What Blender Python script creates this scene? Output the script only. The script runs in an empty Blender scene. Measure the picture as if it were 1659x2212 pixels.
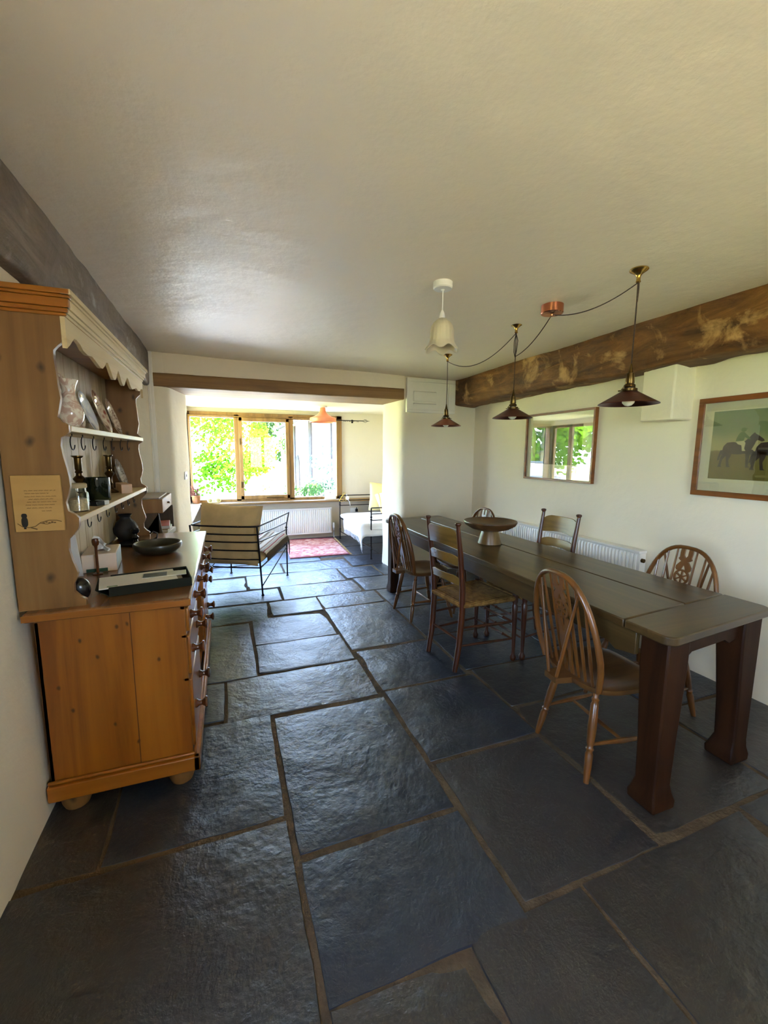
import bpy, bmesh, math, random
from mathutils import Vector, Matrix, Quaternion, noise
from math import sin, cos, pi, radians, sqrt, atan2
random.seed(7)
SC = bpy.context.scene
COL = SC.collection
def lin(r, g, b):
    f = lambda c: (c/255/12.92) if c/255 <= 0.04045 else ((c/255+0.055)/1.055)**2.4
    return (f(r), f(g), f(b), 1.0)

# ------------------------------------------------------------------ camera
cam = bpy.data.cameras.new('camera'); camo = bpy.data.objects.new('camera', cam); COL.objects.link(camo)
cam.sensor_fit = 'VERTICAL'; cam.sensor_height = 36.0; cam.lens = 918.0/2212*36.0
cam.clip_start = 0.05; cam.clip_end = 300
_y, _p, _r = radians(20.34), radians(7.9), radians(0.36)
_fw = Vector((sin(_y)*cos(_p), cos(_y)*cos(_p), -sin(_p))); _rt = Vector((cos(_y), -sin(_y), 0)); _up = _rt.cross(_fw)
_rt2 = cos(_r)*_rt + sin(_r)*_up; _up2 = -sin(_r)*_rt + cos(_r)*_up
camo.matrix_world = Matrix(((_rt2.x, _up2.x, -_fw.x, 0), (_rt2.y, _up2.y, -_fw.y, 0), (_rt2.z, _up2.z, -_fw.z, 1.5), (0, 0, 0, 1)))
SC.camera = camo

# ------------------------------------------------------------------ view, world, sun, daylight
SC.view_settings.view_transform = 'Standard'; SC.view_settings.look = 'None'
SC.view_settings.exposure = 0.64; SC.view_settings.gamma = 1.0
SC.view_settings.use_curve_mapping = False
SC.cycles.use_denoising = True
SC.cycles.max_bounces = 14; SC.cycles.diffuse_bounces = 8; SC.cycles.glossy_bounces = 5
SC.cycles.transparent_max_bounces = 16; SC.cycles.transmission_bounces = 6
SC.cycles.sample_clamp_indirect = 12.0; SC.cycles.caustics_reflective = False; SC.cycles.caustics_refractive = False
SKY = 22.0; SUN = 68.0
W = bpy.data.worlds.new('world'); SC.world = W; W.use_nodes = True
_nt = W.node_tree; _nt.nodes.clear()
_o = _nt.nodes.new('ShaderNodeOutputWorld'); _b = _nt.nodes.new('ShaderNodeBackground')
_tc = _nt.nodes.new('ShaderNodeTexCoord'); _sx = _nt.nodes.new('ShaderNodeSeparateXYZ'); _cr = _nt.nodes.new('ShaderNodeValToRGB')
_nt.links.new(_tc.outputs['Generated'], _sx.inputs[0]); _nt.links.new(_sx.outputs['Z'], _cr.inputs[0])
_cr.color_ramp.elements[0].position = 0.0; _cr.color_ramp.elements[0].color = (0.66, 0.82, 1.0, 1)
_cr.color_ramp.elements[1].position = 0.7; _cr.color_ramp.elements[1].color = (0.25, 0.48, 1.0, 1)
_nt.links.new(_cr.outputs[0], _b.inputs[0]); _b.inputs[1].default_value = SKY; _nt.links.new(_b.outputs[0], _o.inputs[0])
def light(name, kind, loc, direction, energy, color, **kw):
    l = bpy.data.lights.new(name, kind); o = bpy.data.objects.new(name, l); COL.objects.link(o)
    o.location = loc; o.rotation_euler = Vector(direction).to_track_quat('-Z', 'Y').to_euler()
    l.energy = energy; l.color = color
    for k, v in kw.items(): setattr(l, k, v)
    return o
light('sun', 'SUN', (0, -5, 20), (0.13, 0.62, -0.77), SUN, (1.0, 0.95, 0.85), angle=0.012)
def portal(name, loc, direction, sx, sy):
    o = light(name, 'AREA', loc, direction, 1.0, (1, 1, 1), shape='RECTANGLE', size=sx, size_y=sy)
    o.data.cycles.is_portal = True
portal('daylight_bay_front', (0.7, 7.44, 1.4), (0, -1, 0), 2.5, 1.5)
portal('daylight_bay_left', (-0.70, 6.46, 1.4), (1, 0, 0), 1.85, 1.5)
portal('fill_portal_rear', (1.3, -1.64, 1.5), (0, 1, 0), 1.0, 1.2)  # sky portal at the added rear window
portal('fill_portal_side', (-1.02, -0.3, 1.48), (1, 0, 0), 1.2, 1.1)  # sky portal at the added left-wall window

# ------------------------------------------------------------------ mesh helpers
class MB:
    """collects shapes and links them as ONE mesh object"""
    def __init__(s): s.v = []; s.f = []; s.m = []; s.cur = 0
    def add(s, V, F, M=None):
        n = len(s.v)
        s.v += [tuple(M @ Vector(p)) if M else tuple(p) for p in V]
        s.f += [tuple(i+n for i in f) for f in F]; s.m += [s.cur]*len(F); return s
    def box(s, x0, x1, y0, y1, z0, z1, M=None):
        V = [(x, y, z) for z in (z0, z1) for y in (y0, y1) for x in (x0, x1)]
        return s.add(V, [(0, 2, 3, 1), (4, 5, 7, 6), (0, 1, 5, 4), (2, 6, 7, 3), (0, 4, 6, 2), (1, 3, 7, 5)], M)
    def tube(s, pts, r, n=8, flat=1.0, closed=False, up=None, M=None):
        pts = [Vector(p) for p in pts]; k = len(pts)
        rs = r if isinstance(r, (list, tuple)) else [r]*k
        tan = []
        for i in range(k):
            a = pts[(i-1) % k] if (closed or i > 0) else pts[i]
            b = pts[(i+1) % k] if (closed or i < k-1) else pts[i]
            t = (b-a); tan.append(t.normalized() if t.length > 1e-9 else Vector((0, 0, 1)))
        u = Vector(up) if up else (Vector((0, 0, 1)) if abs(tan[0].z) < 0.9 else Vector((1, 0, 0)))
        V = []
        for i in range(k):
            t = tan[i]; u = (u - t*u.dot(t))
            u = u.normalized() if u.length > 1e-6 else t.orthogonal().normalized()
            w = t.cross(u)
            for j in range(n):
                a = 2*pi*j/n
                V.append(pts[i] + u*cos(a)*rs[i] + w*sin(a)*rs[i]*flat)
        F = []
        for i in range(k if closed else k-1):
            for j in range(n):
                a = i*n+j; b = i*n+(j+1) % n; i2 = (i+1) % k
                F.append((a, b, i2*n+(j+1) % n, i2*n+j))
        if not closed: F += [tuple(range(n))[::-1], tuple(range((k-1)*n, k*n))]
        return s.add(V, F, M)
    def bar(s, a, b, r, n=8, r2=None): return s.tube([a, b], [r, r2 if r2 is not None else r], n)
    def lathe(s, prof, n=24, M=None, cap=True):
        V = []; F = []
        for r, z in prof:
            for j in range(n): V.append((r*cos(2*pi*j/n), r*sin(2*pi*j/n), z))
        for i in range(len(prof)-1):
            for j in range(n): F.append((i*n+j, i*n+(j+1) % n, (i+1)*n+(j+1) % n, (i+1)*n+j))
        if cap:
            if prof[0][0] > 1e-5: F.append(tuple(range(n))[::-1])
            if prof[-1][0] > 1e-5: F.append(tuple(range((len(prof)-1)*n, len(prof)*n)))
        return s.add(V, F, M)
    def turn(s, a, b, prof, n=12):
        """lathe along a->b, prof = [(t, r)]"""
        a = Vector(a); b = Vector(b); d = b-a; L = d.length
        M = Matrix.Translation(a) @ d.to_track_quat('Z', 'Y').to_matrix().to_4x4()
        return s.lathe([(r, t*L) for t, r in prof], n, M)
    def prism(s, poly, vec, M=None):
        n = len(poly); vec = Vector(vec); P = [Vector(p) for p in poly]
        V = P + [p+vec for p in P]
        F = [tuple(range(n))[::-1], tuple(range(n, 2*n))] + [(i, (i+1) % n, n+(i+1) % n, n+i) for i in range(n)]
        return s.add(V, F, M)
    def grid(s, fn, nu, nv, wrapu=False, M=None):
        V = [fn(i/nu, j/nv) for j in range(nv+1) for i in range(nu if wrapu else nu+1)]
        w = nu if wrapu else nu+1
        F = [(j*w+i, j*w+(i+1) % w, (j+1)*w+(i+1) % w, (j+1)*w+i) for j in range(nv) for i in range(nu)]
        return s.add(V, F, M)
    def pad(s, x, y, z, sx, sy, sz, e=0.35, n=20, M=None, pinch=0.0):
        """cushion: superellipsoid of half-sizes sx, sy, sz"""
        c = lambda a, p: (abs(cos(a))**p)*(1 if cos(a) >= 0 else -1)
        d = lambda a, p: (abs(sin(a))**p)*(1 if sin(a) >= 0 else -1)
        def fn(u, v):
            th = -pi+2*pi*u; ph = -pi/2+pi*v
            px = c(ph, 0.8)*c(th, e); py = c(ph, 0.8)*d(th, e); pz = d(ph, 0.8)
            q = 1-pinch*(abs(px*py))
            return (x+sx*px, y+sy*py, z+sz*pz*q)
        return s.grid(fn, n*2, n, True, M)
    def build(s, name, mat, parent=None, smooth=35, bevel=0.0, off=None, seg=2, solid=0):
        me = bpy.data.meshes.new(name)
        V = s.v if off is None else [(p[0]-off[0], p[1]-off[1], p[2]-off[2]) for p in s.v]
        me.from_pydata(V, [], s.f); me.update()
        mats = mat if isinstance(mat, (list, tuple)) else [mat]
        for m in mats: me.materials.append(m)
        if len(mats) > 1: me.polygons.foreach_set('material_index', s.m)
        bm = bmesh.new(); bm.from_mesh(me)
        if not solid: bmesh.ops.recalc_face_normals(bm, faces=bm.faces)
        bm.to_mesh(me); bm.free()
        if smooth:
            me.shade_smooth(); me.set_sharp_from_angle(angle=radians(smooth))
        o = bpy.data.objects.new(name, me); COL.objects.link(o)
        if parent: o.parent = parent
        if bevel:
            b = o.modifiers.new('bevel', 'BEVEL'); b.width = bevel; b.segments = seg; b.limit_method = 'ANGLE'; b.angle_limit = radians(40)
        return o
def thing(name, label, cat, loc=(0, 0, 0), rz=0.0, group=None):
    o = bpy.data.objects.new(name, None); COL.objects.link(o); o.empty_display_size = 0.05
    o.location = loc; o.rotation_euler = (0, 0, rz); o['label'] = label; o['category'] = cat
    if group: o['group'] = group
    return o
def tag(o, label, cat, group=None):
    o['label'] = label; o['category'] = cat
    if group: o['group'] = group
    return o
def structure(o, label=None):
    o['kind'] = 'structure'
    if label: o['label'] = label
    return o
def dup(root, loc, rz, label, group=None, scale=None):
    def cp(o, par):
        c = o.copy(); COL.objects.link(c); c.parent = par
        for ch in list(o.children): cp(ch, c)
        return c
    r = cp(root, None); r.location = loc; r.rotation_euler = (0, 0, rz); r['label'] = label
    if group: r['group'] = group
    if scale: r.scale = scale
    return r

# ------------------------------------------------------------------ materials
class NT:
    def __init__(s, name):
        s.m = bpy.data.materials.new(name); s.m.use_nodes = True; s.t = s.m.node_tree; s.t.nodes.clear()
        s.out = s.n('ShaderNodeOutputMaterial'); s.b = s.n('ShaderNodeBsdfPrincipled'); s.l(s.b.outputs[0], s.out.inputs[0])
    def n(s, t, **k):
        x = s.t.nodes.new(t)
        for a, v in k.items(): setattr(x, a, v)
        return x
    def l(s, a, b): s.t.links.new(a, b)
    def coord(s, scale=(1, 1, 1), kind='Object', rot=(0, 0, 0), loc=(0, 0, 0)):
        c = s.n('ShaderNodeTexCoord'); m = s.n('ShaderNodeMapping'); s.l(c.outputs[kind], m.inputs[0])
        m.inputs['Scale'].default_value = scale; m.inputs['Rotation'].default_value = rot; m.inputs['Location'].default_value = loc
        return m.outputs[0]
    def noise(s, vec, scale, detail=4, rough=0.55, dist=0.0):
        x = s.n('ShaderNodeTexNoise'); s.l(vec, x.inputs['Vector']); x.inputs['Scale'].default_value = scale
        x.inputs['Detail'].default_value = detail; x.inputs['Roughness'].default_value = rough; x.inputs['Distortion'].default_value = dist
        return x.outputs[0]
    def ramp(s, fac, stops):
        r = s.n('ShaderNodeValToRGB'); s.l(fac, r.inputs[0]); e = r.color_ramp.elements
        while len(e) < len(stops): e.new(0.5)
        for i, (p, c) in enumerate(stops): e[i].position = p; e[i].color = c if len(c) == 4 else (*c, 1)
        return r.outputs[0]
    def mix(s, fac, a, b, mode='MIX'):
        m = s.n('ShaderNodeMix', data_type='RGBA', blend_type=mode)
        for sock, val in ((m.inputs[0], fac), (m.inputs[6], a), (m.inputs[7], b)):
            if hasattr(val, 'is_linked'): s.l(val, sock)
            else: sock.default_value = val
        return m.outputs[2]
    def math(s, op, a, b=0.0):
        m = s.n('ShaderNodeMath', operation=op)
        for sock, val in ((m.inputs[0], a), (m.inputs[1], b)):
            if hasattr(val, 'is_linked'): s.l(val, sock)
            else: sock.default_value = val
        return m.outputs[0]
    def bump(s, h, strength=0.2, dist=0.01, prev=None):
        b = s.n('ShaderNodeBump'); b.inputs['Strength'].default_value = strength; b.inputs['Distance'].default_value = dist
        s.l(h, b.inputs['Height'])
        if prev: s.l(prev, b.inputs['Normal'])
        s.l(b.outputs[0], s.b.inputs['Normal']); return b.outputs[0]
    def col(s, c):
        if hasattr(c, 'is_linked'): s.l(c, s.b.inputs['Base Color'])
        else: s.b.inputs['Base Color'].default_value = c
    def set(s, **k):
        for a, v in k.items():
            i = s.b.inputs[a.replace('_', ' ')]
            if hasattr(v, 'is_linked'): s.l(v, i)
            else: i.default_value = v
        return s
def plain(name, c, rough=0.5, metal=0.0, var=0.12, scale=6.0, bump=0.0, bscale=40, spec=0.5, coat=0.0):
    k = NT(name); v = k.coord(); n = k.noise(v, scale, 5)
    d = tuple(x*(1-var) for x in c[:3])+(1,); e = tuple(min(1, x*(1+var)) for x in c[:3])+(1,)
    k.col(k.ramp(n, [(0.3, d), (0.7, e)])); k.set(Roughness=rough, Metallic=metal, Specular_IOR_Level=spec, Coat_Weight=coat)
    if bump: k.bump(k.noise(v, bscale, 4), bump, 0.01)
    return k.m
def wood(name, c1, c2, c3=None, axis='Z', grain=14, rough=0.45, coat=0.0, knots=False, bump=0.15, spec=0.5, blotch=0.35, long=0.06):
    """c1 dark grain, c2 body, c3 pale; the grain runs along axis"""
    c3 = c3 or tuple(min(1, x*1.25) for x in c2[:3])+(1,)
    k = NT(name); s = [1.0, 1.0, 1.0]; s['XYZ'.index(axis)] = long
    v = k.coord(tuple(s)); n1 = k.noise(v, grain, 6, 0.6, 0.6)
    c = k.ramp(n1, [(0.3, c1), (0.5, c2), (0.75, c3)])
    n2 = k.noise(k.coord(), 2.3, 4, 0.6, 0.3)
    c = k.mix(k.math('MULTIPLY', n2, blotch), c, tuple(x*0.5 for x in c1[:3])+(1,))
    if knots:
        sp_ = k.n('ShaderNodeSeparateXYZ'); k.l(k.coord(), sp_.inputs[0]); cb_ = k.n('ShaderNodeCombineXYZ')
        wob = k.noise(k.coord(), 9, 3)
        k.l(k.math('ADD', k.math('MULTIPLY', k.math('ADD', sp_.outputs[0], sp_.outputs[1]), 6.5), k.math('MULTIPLY', wob, .25)), cb_.inputs[0]); k.l(k.math('MULTIPLY', sp_.outputs[2], 4.2), cb_.inputs[1])
        vo = k.n('ShaderNodeTexVoronoi', voronoi_dimensions='2D'); k.l(cb_.outputs[0], vo.inputs['Vector']); vo.inputs['Scale'].default_value = 1.0
        kn = k.ramp(vo.outputs['Distance'], [(0.02, (1, 1, 1, 1)), (0.055 if knots is True else knots, (0, 0, 0, 1))])
        c = k.mix(k.math('MULTIPLY', kn, 0.85), c, tuple(x*0.25 for x in c1[:3])+(1,))
    k.col(c); k.set(Roughness=rough, Coat_Weight=coat, Coat_Roughness=0.25, Specular_IOR_Level=spec)
    k.bump(n1, bump, 0.004); return k.m
def plaster(name, c, rough=0.75, strength=0.25, spec=0.3, big=1.4):
    k = NT(name); v = k.coord(); a = k.noise(v, big, 4, 0.5); b = k.noise(v, 9, 5); d = k.noise(v, 60, 3)
    k.col(k.mix(a, tuple(x*0.95 for x in c[:3])+(1,), c)); k.set(Roughness=rough, Specular_IOR_Level=spec)
    p = k.bump(a, strength, 0.10); p = k.bump(b, strength, 0.02, p); k.bump(d, 0.12, 0.004, p); return k.m
def stripes(name, cols, axis=1, freq=6.0, rough=0.9):
    k = NT(name); sx = k.n('ShaderNodeSeparateXYZ'); k.l(k.coord(), sx.inputs[0])
    f = k.math('FRACT', k.math('MULTIPLY', sx.outputs[axis], freq))
    r = k.n('ShaderNodeValToRGB'); k.l(f, r.inputs[0]); r.color_ramp.interpolation = 'CONSTANT'
    e = r.color_ramp.elements
    while len(e) < len(cols): e.new(0.5)
    for i, (p, c) in enumerate(cols): e[i].position = p; e[i].color = c
    k.col(r.outputs[0]); k.set(Roughness=rough, Specular_IOR_Level=0.2); k.bump(k.noise(k.coord(), 160, 3), 0.3, 0.003); return k.m
def glass(name, f0=0.04, tint=(1, 1, 1, 1), rough=0.0, top=1.0):
    """thin clear pane: see-through, with a mirror share that rises towards grazing angles"""
    k = NT(name); k.t.nodes.remove(k.b)
    t = k.n('ShaderNodeBsdfTransparent'); t.inputs[0].default_value = tint
    g = k.n('ShaderNodeBsdfGlossy'); g.inputs['Roughness'].default_value = rough
    lw = k.n('ShaderNodeLayerWeight'); lw.inputs[0].default_value = 0.5
    fr = k.math('ADD', k.math('MULTIPLY', k.math('POWER', lw.outputs['Facing'], 5.0), top-f0), f0)
    m = k.n('ShaderNodeMixShader')
    k.l(fr, m.inputs[0]); k.l(t.outputs[0], m.inputs[1]); k.l(g.outputs[0], m.inputs[2]); k.l(m.outputs[0], k.out.inputs[0])
    return k.m
def leafy(name, c, trans=0.45):
    k = NT(name); k.t.nodes.remove(k.b)
    d = k.n('ShaderNodeBsdfDiffuse'); t = k.n('ShaderNodeBsdfTranslucent'); m = k.n('ShaderNodeMixShader'); m.inputs[0].default_value = trans
    n = k.noise(k.coord(), 1.5, 3)
    cc = k.ramp(n, [(0.3, tuple(x*0.6 for x in c[:3])+(1,)), (0.7, tuple(min(1, x*1.4) for x in c[:3])+(1,))])
    k.l(cc, d.inputs[0]); k.l(cc, t.inputs[0]); k.l(d.outputs[0], m.inputs[1]); k.l(t.outputs[0], m.inputs[2]); k.l(m.outputs[0], k.out.inputs[0])
    return k.m
M = {}
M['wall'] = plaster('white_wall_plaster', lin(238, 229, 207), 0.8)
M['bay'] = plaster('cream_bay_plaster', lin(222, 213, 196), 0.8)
M['ceiling'] = plaster('white_ceiling_paint', lin(238, 227, 208), 0.42, 0.3, 0.5, 0.9)
M['white'] = plain('white_paint', lin(236, 232, 222), 0.4, var=0.03)
M['radiator'] = plain('white_enamel', lin(232, 230, 224), 0.3, var=0.02)
M['pine'] = wood('orange_pine', lin(126, 70, 12), lin(162, 98, 22), lin(178, 114, 36), 'Z', 9, 0.38, 0.25, True, 0.06, blotch=0.3)
M['pine_y'] = wood('orange_pine_lengthwise', lin(126, 70, 12), lin(162, 98, 22), lin(178, 114, 36), 'Y', 9, 0.3, 0.35, False, 0.06, blotch=0.3)
M['pine_x'] = wood('orange_pine_crosswise', lin(126, 70, 12), lin(162, 98, 22), lin(178, 114, 36), 'X', 9, 0.38, 0.25, False, 0.06, blotch=0.3)
M['hutch'] = wood('brown_pine', lin(106, 72, 34), lin(142, 102, 54), lin(160, 122, 72), 'Z', 8, 0.5, 0.05, 0.11, 0.08, blotch=0.6)
M['counter'] = wood('polished_pine_top', lin(98, 62, 32), lin(136, 92, 52), lin(158, 112, 68), 'Y', 9, 0.24, 0.4, False, 0.04, blotch=0.4)
M['board'] = wood('pale_back_boards', lin(160, 138, 100), lin(190, 170, 132), lin(206, 190, 152), 'Z', 9, 0.6, 0, False, 0.08, blotch=0.3)
M['pale_pine'] = wood('pale_pine', lin(186, 158, 106), lin(216, 194, 146), lin(226, 208, 164), 'Y', 9, 0.5, 0.05, False, 0.06, blotch=0.2)
M['knob'] = plain('dark_knob_wood', lin(92, 50, 26), 0.22, var=0.2, coat=0.5)
M['table'] = wood('dark_oak_table', lin(46, 33, 15), lin(79, 59, 30), lin(106, 84, 47), 'Y', 11, 0.32, 0.15, False, 0.12, blotch=0.5)
M['table_leg'] = wood('dark_oak_legs', lin(30, 14, 4), lin(52, 27, 9), lin(64, 36, 14), 'Z', 11, 0.55, 0.0, False, 0.1, spec=0.15, blotch=0.5)
M['chair'] = wood('honey_brown_chair_wood', lin(74, 42, 14), lin(112, 68, 26), lin(130, 82, 36), 'Z', 12, 0.3, 0.35, False, 0.05, blotch=0.35)
M['chair_x'] = wood('honey_brown_seat_wood', lin(70, 42, 18), lin(104, 68, 32), lin(122, 82, 42), 'Y', 12, 0.28, 0.35, False, 0.05, blotch=0.4)
M['ladder'] = wood('red_brown_chair_wood', lin(48, 21, 7), lin(80, 38, 14), lin(94, 48, 20), 'Z', 12, 0.3, 0.35, False, 0.05, blotch=0.4)
M['slat'] = wood('olive_brown_slat_wood', lin(104, 80, 36), lin(140, 108, 52), lin(156, 124, 66), 'X', 12, 0.3, 0.35, False, 0.05, blotch=0.35)
M['oak'] = wood('oak_window_wood', lin(112, 80, 38), lin(144, 106, 54), lin(160, 122, 68), 'Z', 10, 0.5, 0.05, False, 0.08, blotch=0.2)
M['oak_x'] = wood('oak_beam_wood', lin(112, 82, 42), lin(150, 114, 64), lin(176, 140, 88), 'X', 9, 0.6, 0, False, 0.35, blotch=0.3)
M['iron'] = plain('black_iron', lin(40, 34, 34), 0.38, 0.6, var=0.2, scale=30)
M['brass'] = plain('brass', lin(196, 158, 84), 0.25, 1.0, var=0.15, scale=20)
M['old_brass'] = plain('aged_brass', lin(92, 72, 40), 0.3, 1.0, var=0.3, scale=30)
M['copper'] = plain('copper', lin(206, 132, 100), 0.22, 1.0, var=0.1)
M['copper_dark'] = plain('dark_copper', lin(104, 58, 44), 0.3, 0.9, var=0.25, scale=12)
M['pink'] = plain('peach_pink_enamel', lin(236, 150, 116), 0.35, 0.3, var=0.05)
M['flex'] = plain('brown_braided_flex', lin(62, 44, 38), 0.8, var=0.4, scale=120)
M['bulb'] = plain('opal_glass', lin(232, 228, 222), 0.2, var=0.02)
M['opal'] = plain('frosted_tulip_glass', lin(226, 214, 184), 0.3, var=0.05); M['opal'].node_tree.nodes['Principled BSDF'].inputs['Transmission Weight'].default_value = 0.25
M['linen'] = plain('cream_linen', lin(216, 188, 138), 0.95, var=0.1, scale=8, bump=0.25, bscale=180, spec=0.1)
M['yellow_linen'] = plain('pale_yellow_linen', lin(236, 220, 160), 0.95, var=0.08, scale=8, bump=0.25, bscale=180, spec=0.1)
M['white_cloth'] = plain('white_cloth', lin(222, 220, 222), 0.95, var=0.05, scale=6, bump=0.3, bscale=120, spec=0.1)
M['rush'] = None
M['black'] = plain('black_gloss', lin(24, 22, 22), 0.2, var=0.2)
M['darkwood'] = wood('dark_turned_wood', lin(36, 26, 18), lin(58, 42, 28), lin(72, 54, 36), 'X', 12, 0.35, 0.2, False, 0.05)
M['bowlwood'] = wood('brown_bowl_wood', lin(60, 38, 18), lin(98, 66, 34), lin(120, 84, 46), 'X', 12, 0.4, 0.15, False, 0.06)
M['clear'] = glass('window_glass', 0.012, top=0.6)
M['picglass'] = glass('picture_glass', 0.11)
M['paper'] = plain('white_paper', lin(228, 226, 220), 0.7, var=0.03)
M['mount'] = plain('cream_mount_card', lin(214, 212, 178), 0.85, var=0.03)
M['plastic'] = plain('white_plastic', lin(238, 238, 236), 0.35, var=0.02)
M['frame'] = wood('brown_frame_wood', lin(96, 52, 18), lin(136, 78, 30), lin(150, 92, 40), 'Y', 12, 0.35, 0.2, False, 0.05)
# stone floor
def slate():
    k = NT('blue_grey_slate'); at = k.n('ShaderNodeAttribute', attribute_name='slab'); v = k.coord()
    sh = k.n('ShaderNodeVectorMath', operation='ADD'); k.l(v, sh.inputs[0]); 
    mv = k.n('ShaderNodeVectorMath', operation='SCALE'); k.l(at.outputs['Color'], mv.inputs[0]); mv.inputs['Scale'].default_value = 37.0
    k.l(mv.outputs[0], sh.inputs[1]); v2 = sh.outputs[0]
    n1 = k.noise(v2, 1.6, 6, 0.6, 0.4); n2 = k.noise(v2, 5, 8, 0.62, 0.3); n3 = k.noise(v2, 45, 4)
    base = k.ramp(n1, [(0.25, lin(25, 29, 37)), (0.5, lin(36, 41, 51)), (0.8, lin(52, 54, 58))])
    sp = k.n('ShaderNodeSeparateXYZ'); k.l(at.outputs['Color'], sp.inputs[0])
    base = k.mix(k.math('MULTIPLY', sp.outputs[0], 0.75), base, lin(60, 49, 34))
    rust = k.ramp(n2, [(0.58, (0, 0, 0, 1)), (0.78, (1, 1, 1, 1))])
    base = k.mix(k.math('MULTIPLY', rust, 0.55), base, lin(70, 62, 51))
    k.col(base)
    k.set(Roughness=k.math('ADD', k.math('MULTIPLY', n2, 0.22), 0.26), Specular_IOR_Level=0.95, Specular_Tint=(0.84, 0.93, 1.0, 1))  # bluish specular tint stands in for sky colour in the floor sheen
    # riven steps: layered noise broken into ledges
    st = k.n('ShaderNodeMath', operation='SNAP'); q = k.noise(v2, 2.2, 8, 0.6, 0.25); k.l(q, st.inputs[0]); st.inputs[1].default_value = 0.07
    p = k.bump(st.outputs[0], 1.0, 0.07); p = k.bump(q, 0.45, 0.06, p); p = k.bump(n2, 0.45, 0.03, p); k.bump(n3, 0.4, 0.005, p)
    return k.m
M['slate'] = slate()
M['grout'] = plain('sandy_brown_grout', lin(88, 74, 56), 0.95, var=0.25, scale=14, bump=0.6, bscale=60, spec=0.15)
# ================================================================== SETTING
XL, XR, YF, YB = -0.80, 3.01, 4.80, -1.40           # main room
BX0, BX1, BY0, BY1 = -0.53, 3.02, 5.42, 7.40        # bay beyond the opening
def zc(x): return 2.445 - 0.020*x                    # the ceiling sags a little to the right
# floor: slabs over a bed of grout, one mesh
SL = []
def slab(x0, x1, y0, y1, skew=0.0): SL.append((x0-.006, x1+.006, y0-.006, y1+.006, skew))
for r in [(-.85, .17, .84, 1.60), (-.85, .17, -.2, .82), (.20, .63, .02, .935), (.656, 1.095, .0, .968), (1.12, 2.0, .05, .985), (.20, .865, .95, 1.40),
          (-.85, -.51, 1.63, 2.36), (-.49, .17, 1.63, 2.35), (.20, .86, 1.43, 2.31), (.895, 1.52, .995, 1.68), (.89, 1.53, 1.71, 2.35),
          (-.85, -.075, 2.40, 2.80), (-.055, .845, 2.355, 2.825), (.88, 1.50, 2.385, 2.95), (-.85, .135, 2.83, 3.79), (.165, .825, 2.86, 3.29), (.165, .81, 3.32, 3.85),
          (.845, 1.48, 2.985, 3.90), (-.85, .325, 3.82, 4.27), (.355, .82, 3.89, 4.28), (.845, 1.47, 3.93, 4.29),
          (1.55, 2.32, 1.03, 1.93), (2.35, 3.05, 1.04, 1.6), (2.35, 3.05, 1.63, 2.5), (1.56, 2.32, 1.96, 2.40), (1.53, 2.30, 2.43, 3.0), (2.33, 3.05, 2.53, 3.3), (1.51, 2.3, 3.03, 3.68), (2.33, 3.05, 3.33, 4.1),
          (1.50, 2.30, 3.71, 4.29), (2.33, 3.05, 4.13, 4.9), (2.03, 3.05, .05, 1.01), (-.85, .3, -1.45, -.22), (.33, 1.5, -1.45, -.02), (1.53, 3.05, -1.45, .02),
          (-.85, -.35, 4.3, 4.85), (-.6, .48, 4.31, 4.72), (.51, 1.36, 4.31, 4.74), (1.39, 2.28, 4.32, 4.78), (-.6, .15, 4.75, 5.25), (.18, 1.28, 4.77, 5.28), (1.31, 1.78, 4.81, 5.3), (1.81, 2.35, 4.81, 5.32),
          (-.6, .62, 5.3, 5.82), (.65, 1.52, 5.31, 5.75), (1.55, 2.3, 5.35, 5.9), (2.33, 3.1, 5.2, 5.9), (-.6, .3, 5.85, 6.5), (.33, 1.2, 5.78, 6.4), (1.23, 2.1, 5.93, 6.5), (2.13, 3.1, 5.93, 6.6), (-.6, 1.0, 6.53, 7.5), (1.03, 2.1, 6.53, 7.5), (2.13, 3.1, 6.63, 7.5)]: slab(*r)
fl = MB(); slabval = []
fl.cur = 1
fl.box(-1.0, 3.2, -1.5, 7.5, -0.12, -0.007)
nb = len(fl.f)
slabval += [(0, 0, 0)]*nb
fl.cur = 0
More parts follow.
